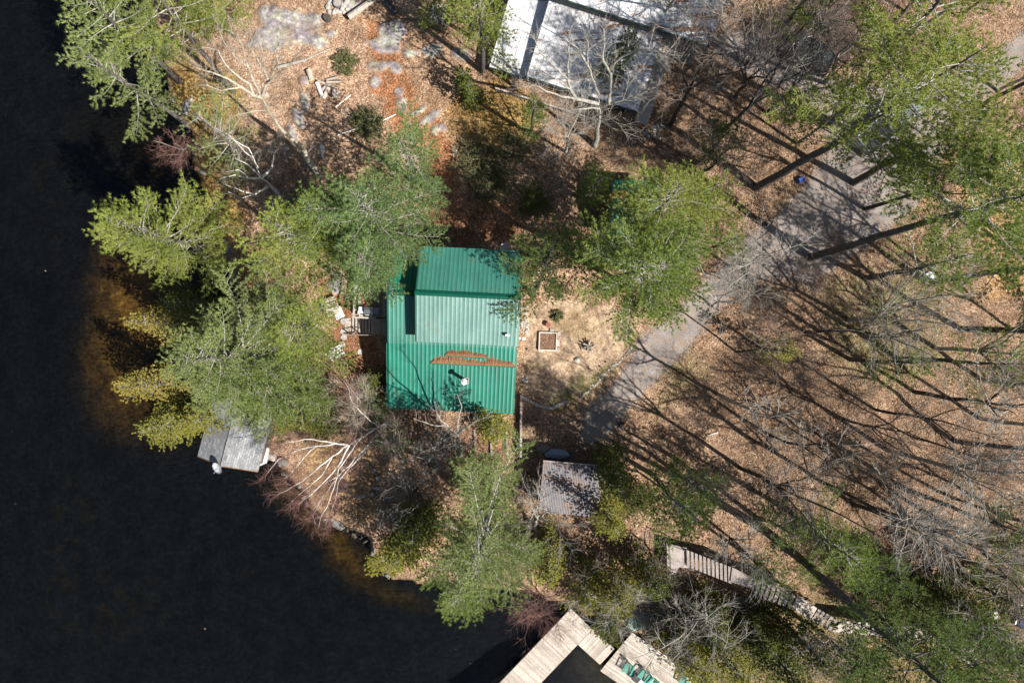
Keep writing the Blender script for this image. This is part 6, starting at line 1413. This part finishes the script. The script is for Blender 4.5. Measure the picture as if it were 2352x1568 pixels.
# ------------------------------------------------------------------ the drone pilot
def skinned(name, verts, edges, radii, mat, parent, sub=2, root_i=0):
    me = bpy.data.meshes.new(name); bm = bmesh.new(); sk_ = bm.verts.layers.skin.verify()
    vs = [bm.verts.new(v) for v in verts]
    for a, b in edges: bm.edges.new((vs[a], vs[b]))
    for i, v in enumerate(vs):
        rr = radii[i]; v[sk_].radius = rr if isinstance(rr, tuple) else (rr, rr); v[sk_].use_root = (i == root_i)
    bm.to_mesh(me); bm.free(); me.materials.append(MAT[mat])
    o = bpy.data.objects.new(name, me); COL.objects.link(o); o.parent = parent
    o.modifiers.new('skin', 'SKIN').use_smooth_shade = True; s = o.modifiers.new('sub', 'SUBSURF'); s.levels = sub; s.render_levels = sub
    return o
pp = G(1421, 967); pr = empty('person', pp, 'person in a dark jacket on the gravel drive holding a white controller', 'person', None, R_(200))
# body faces local +y
bv = [(0, 0, .93), (0, .0, 1.12), (0, -.01, 1.32), (0, 0, 1.46), (0, .03, 1.54),
      (.10, 0, .88), (.12, .02, .50), (.12, -.02, .10), (.13, .13, .05), (-.10, 0, .88), (-.12, -.02, .50), (-.13, -.05, .10), (-.14, .10, .05),
      (.18, -.01, 1.42), (.25, .02, 1.16), (.14, .24, 1.12), (-.18, -.01, 1.42), (-.25, .02, 1.16), (-.14, .24, 1.12)]
be = [(0, 1), (1, 2), (2, 3), (3, 4), (0, 5), (5, 6), (6, 7), (7, 8), (0, 9), (9, 10), (10, 11), (11, 12), (3, 13), (13, 14), (14, 15), (3, 16), (16, 17), (17, 18)]
br = [(.15, .11), (.14, .10), (.17, .11), (.12, .08), .055, .09, .062, .045, .04, .09, .062, .045, .04, .07, .05, .036, .07, .05, .036]
skinned('body', bv, be, br, 'jeans', pr)
jv = [(0, 0, .86), (0, .0, 1.05), (0, -.01, 1.30), (0, 0, 1.45), (.19, -.01, 1.42), (.26, .02, 1.15), (.15, .22, 1.12), (-.19, -.01, 1.42), (-.26, .02, 1.15), (-.15, .22, 1.12)]
skinned('jacket', jv, [(0, 1), (1, 2), (2, 3), (3, 4), (4, 5), (5, 6), (3, 7), (7, 8), (8, 9)], [(.19, .14), (.17, .13), (.20, .135), (.12, .09), .085, .066, .05, .085, .066, .05], 'jacket', pr)
hd = MB(); hd.sph((0, .07, 1.65), .1, (.78, .95, 1.15), 3); hd.sph((0, .175, 1.615), .018, (1, 1.2, 1.3), 2)
for s in (-1, 1): hd.sph((s*.079, .06, 1.645), .026, (.4, .8, 1.2), 2)
for s in (-1, 1): hd.sph((s*.03, .152, 1.66), .013, (1, .6, .7), 2)
hd.box((0, .162, 1.578), (.045, .012, .010)); hd.build('head', 'skin', pr, smooth=True)
hr = MB(); hr.sph((0, .045, 1.69), .105, (.84, .95, .95), 3); hr.build('hair', 'hair', pr, smooth=True)
for s in (1, -1):
    hv = [(s*.12, .25, 1.12), (s*.105, .31, 1.125), (s*.09, .345, 1.13)]; he = [(0, 1), (1, 2)]; hrad = [.026, (.030, .016), (.032, .014)]
    for j, (dx, ln) in enumerate(((.028, .060), (.010, .072), (-.010, .068), (-.027, .052))):
        k = len(hv); hv += [(s*(.09+dx), .36, 1.125), (s*(.075+dx*.9), .36+ln*.5, 1.105), (s*(.055+dx*.8), .36+ln*.6, 1.075)]
        he += [(2, k), (k, k+1), (k+1, k+2)]; hrad += [.010, .009, .008]
    k = len(hv); hv += [(s*.075, .315, 1.15), (s*.05, .34, 1.168)]; he += [(1, k), (k, k+1)]; hrad += [.011, .009]
    skinned('hand', hv, he, hrad, 'skin', pr, 1)
ct = tag(MB().box((0, 0, 0), (.20, .11, .045), bev=.015).box((0, .09, .03), (.15, .09, .012), bev=.004).rod((-.05, .01, .02), (-.05, .01, .05), .007).rod((.05, .01, .02), (.05, .01, .05), .007).build('controller', 'white_paint'), 'white hand-held controller in the hands of the person on the drive', 'controller')
cM = Matrix.Translation(pp) @ Matrix.Rotation(R_(200), 4, 'Z') @ Matrix.Translation((0, .37, 1.145)); ct.matrix_world = cM
print('TRIS', sum(len(o.data.polygons) for o in bpy.data.objects if o.type == 'MESH')//1000, 'k')
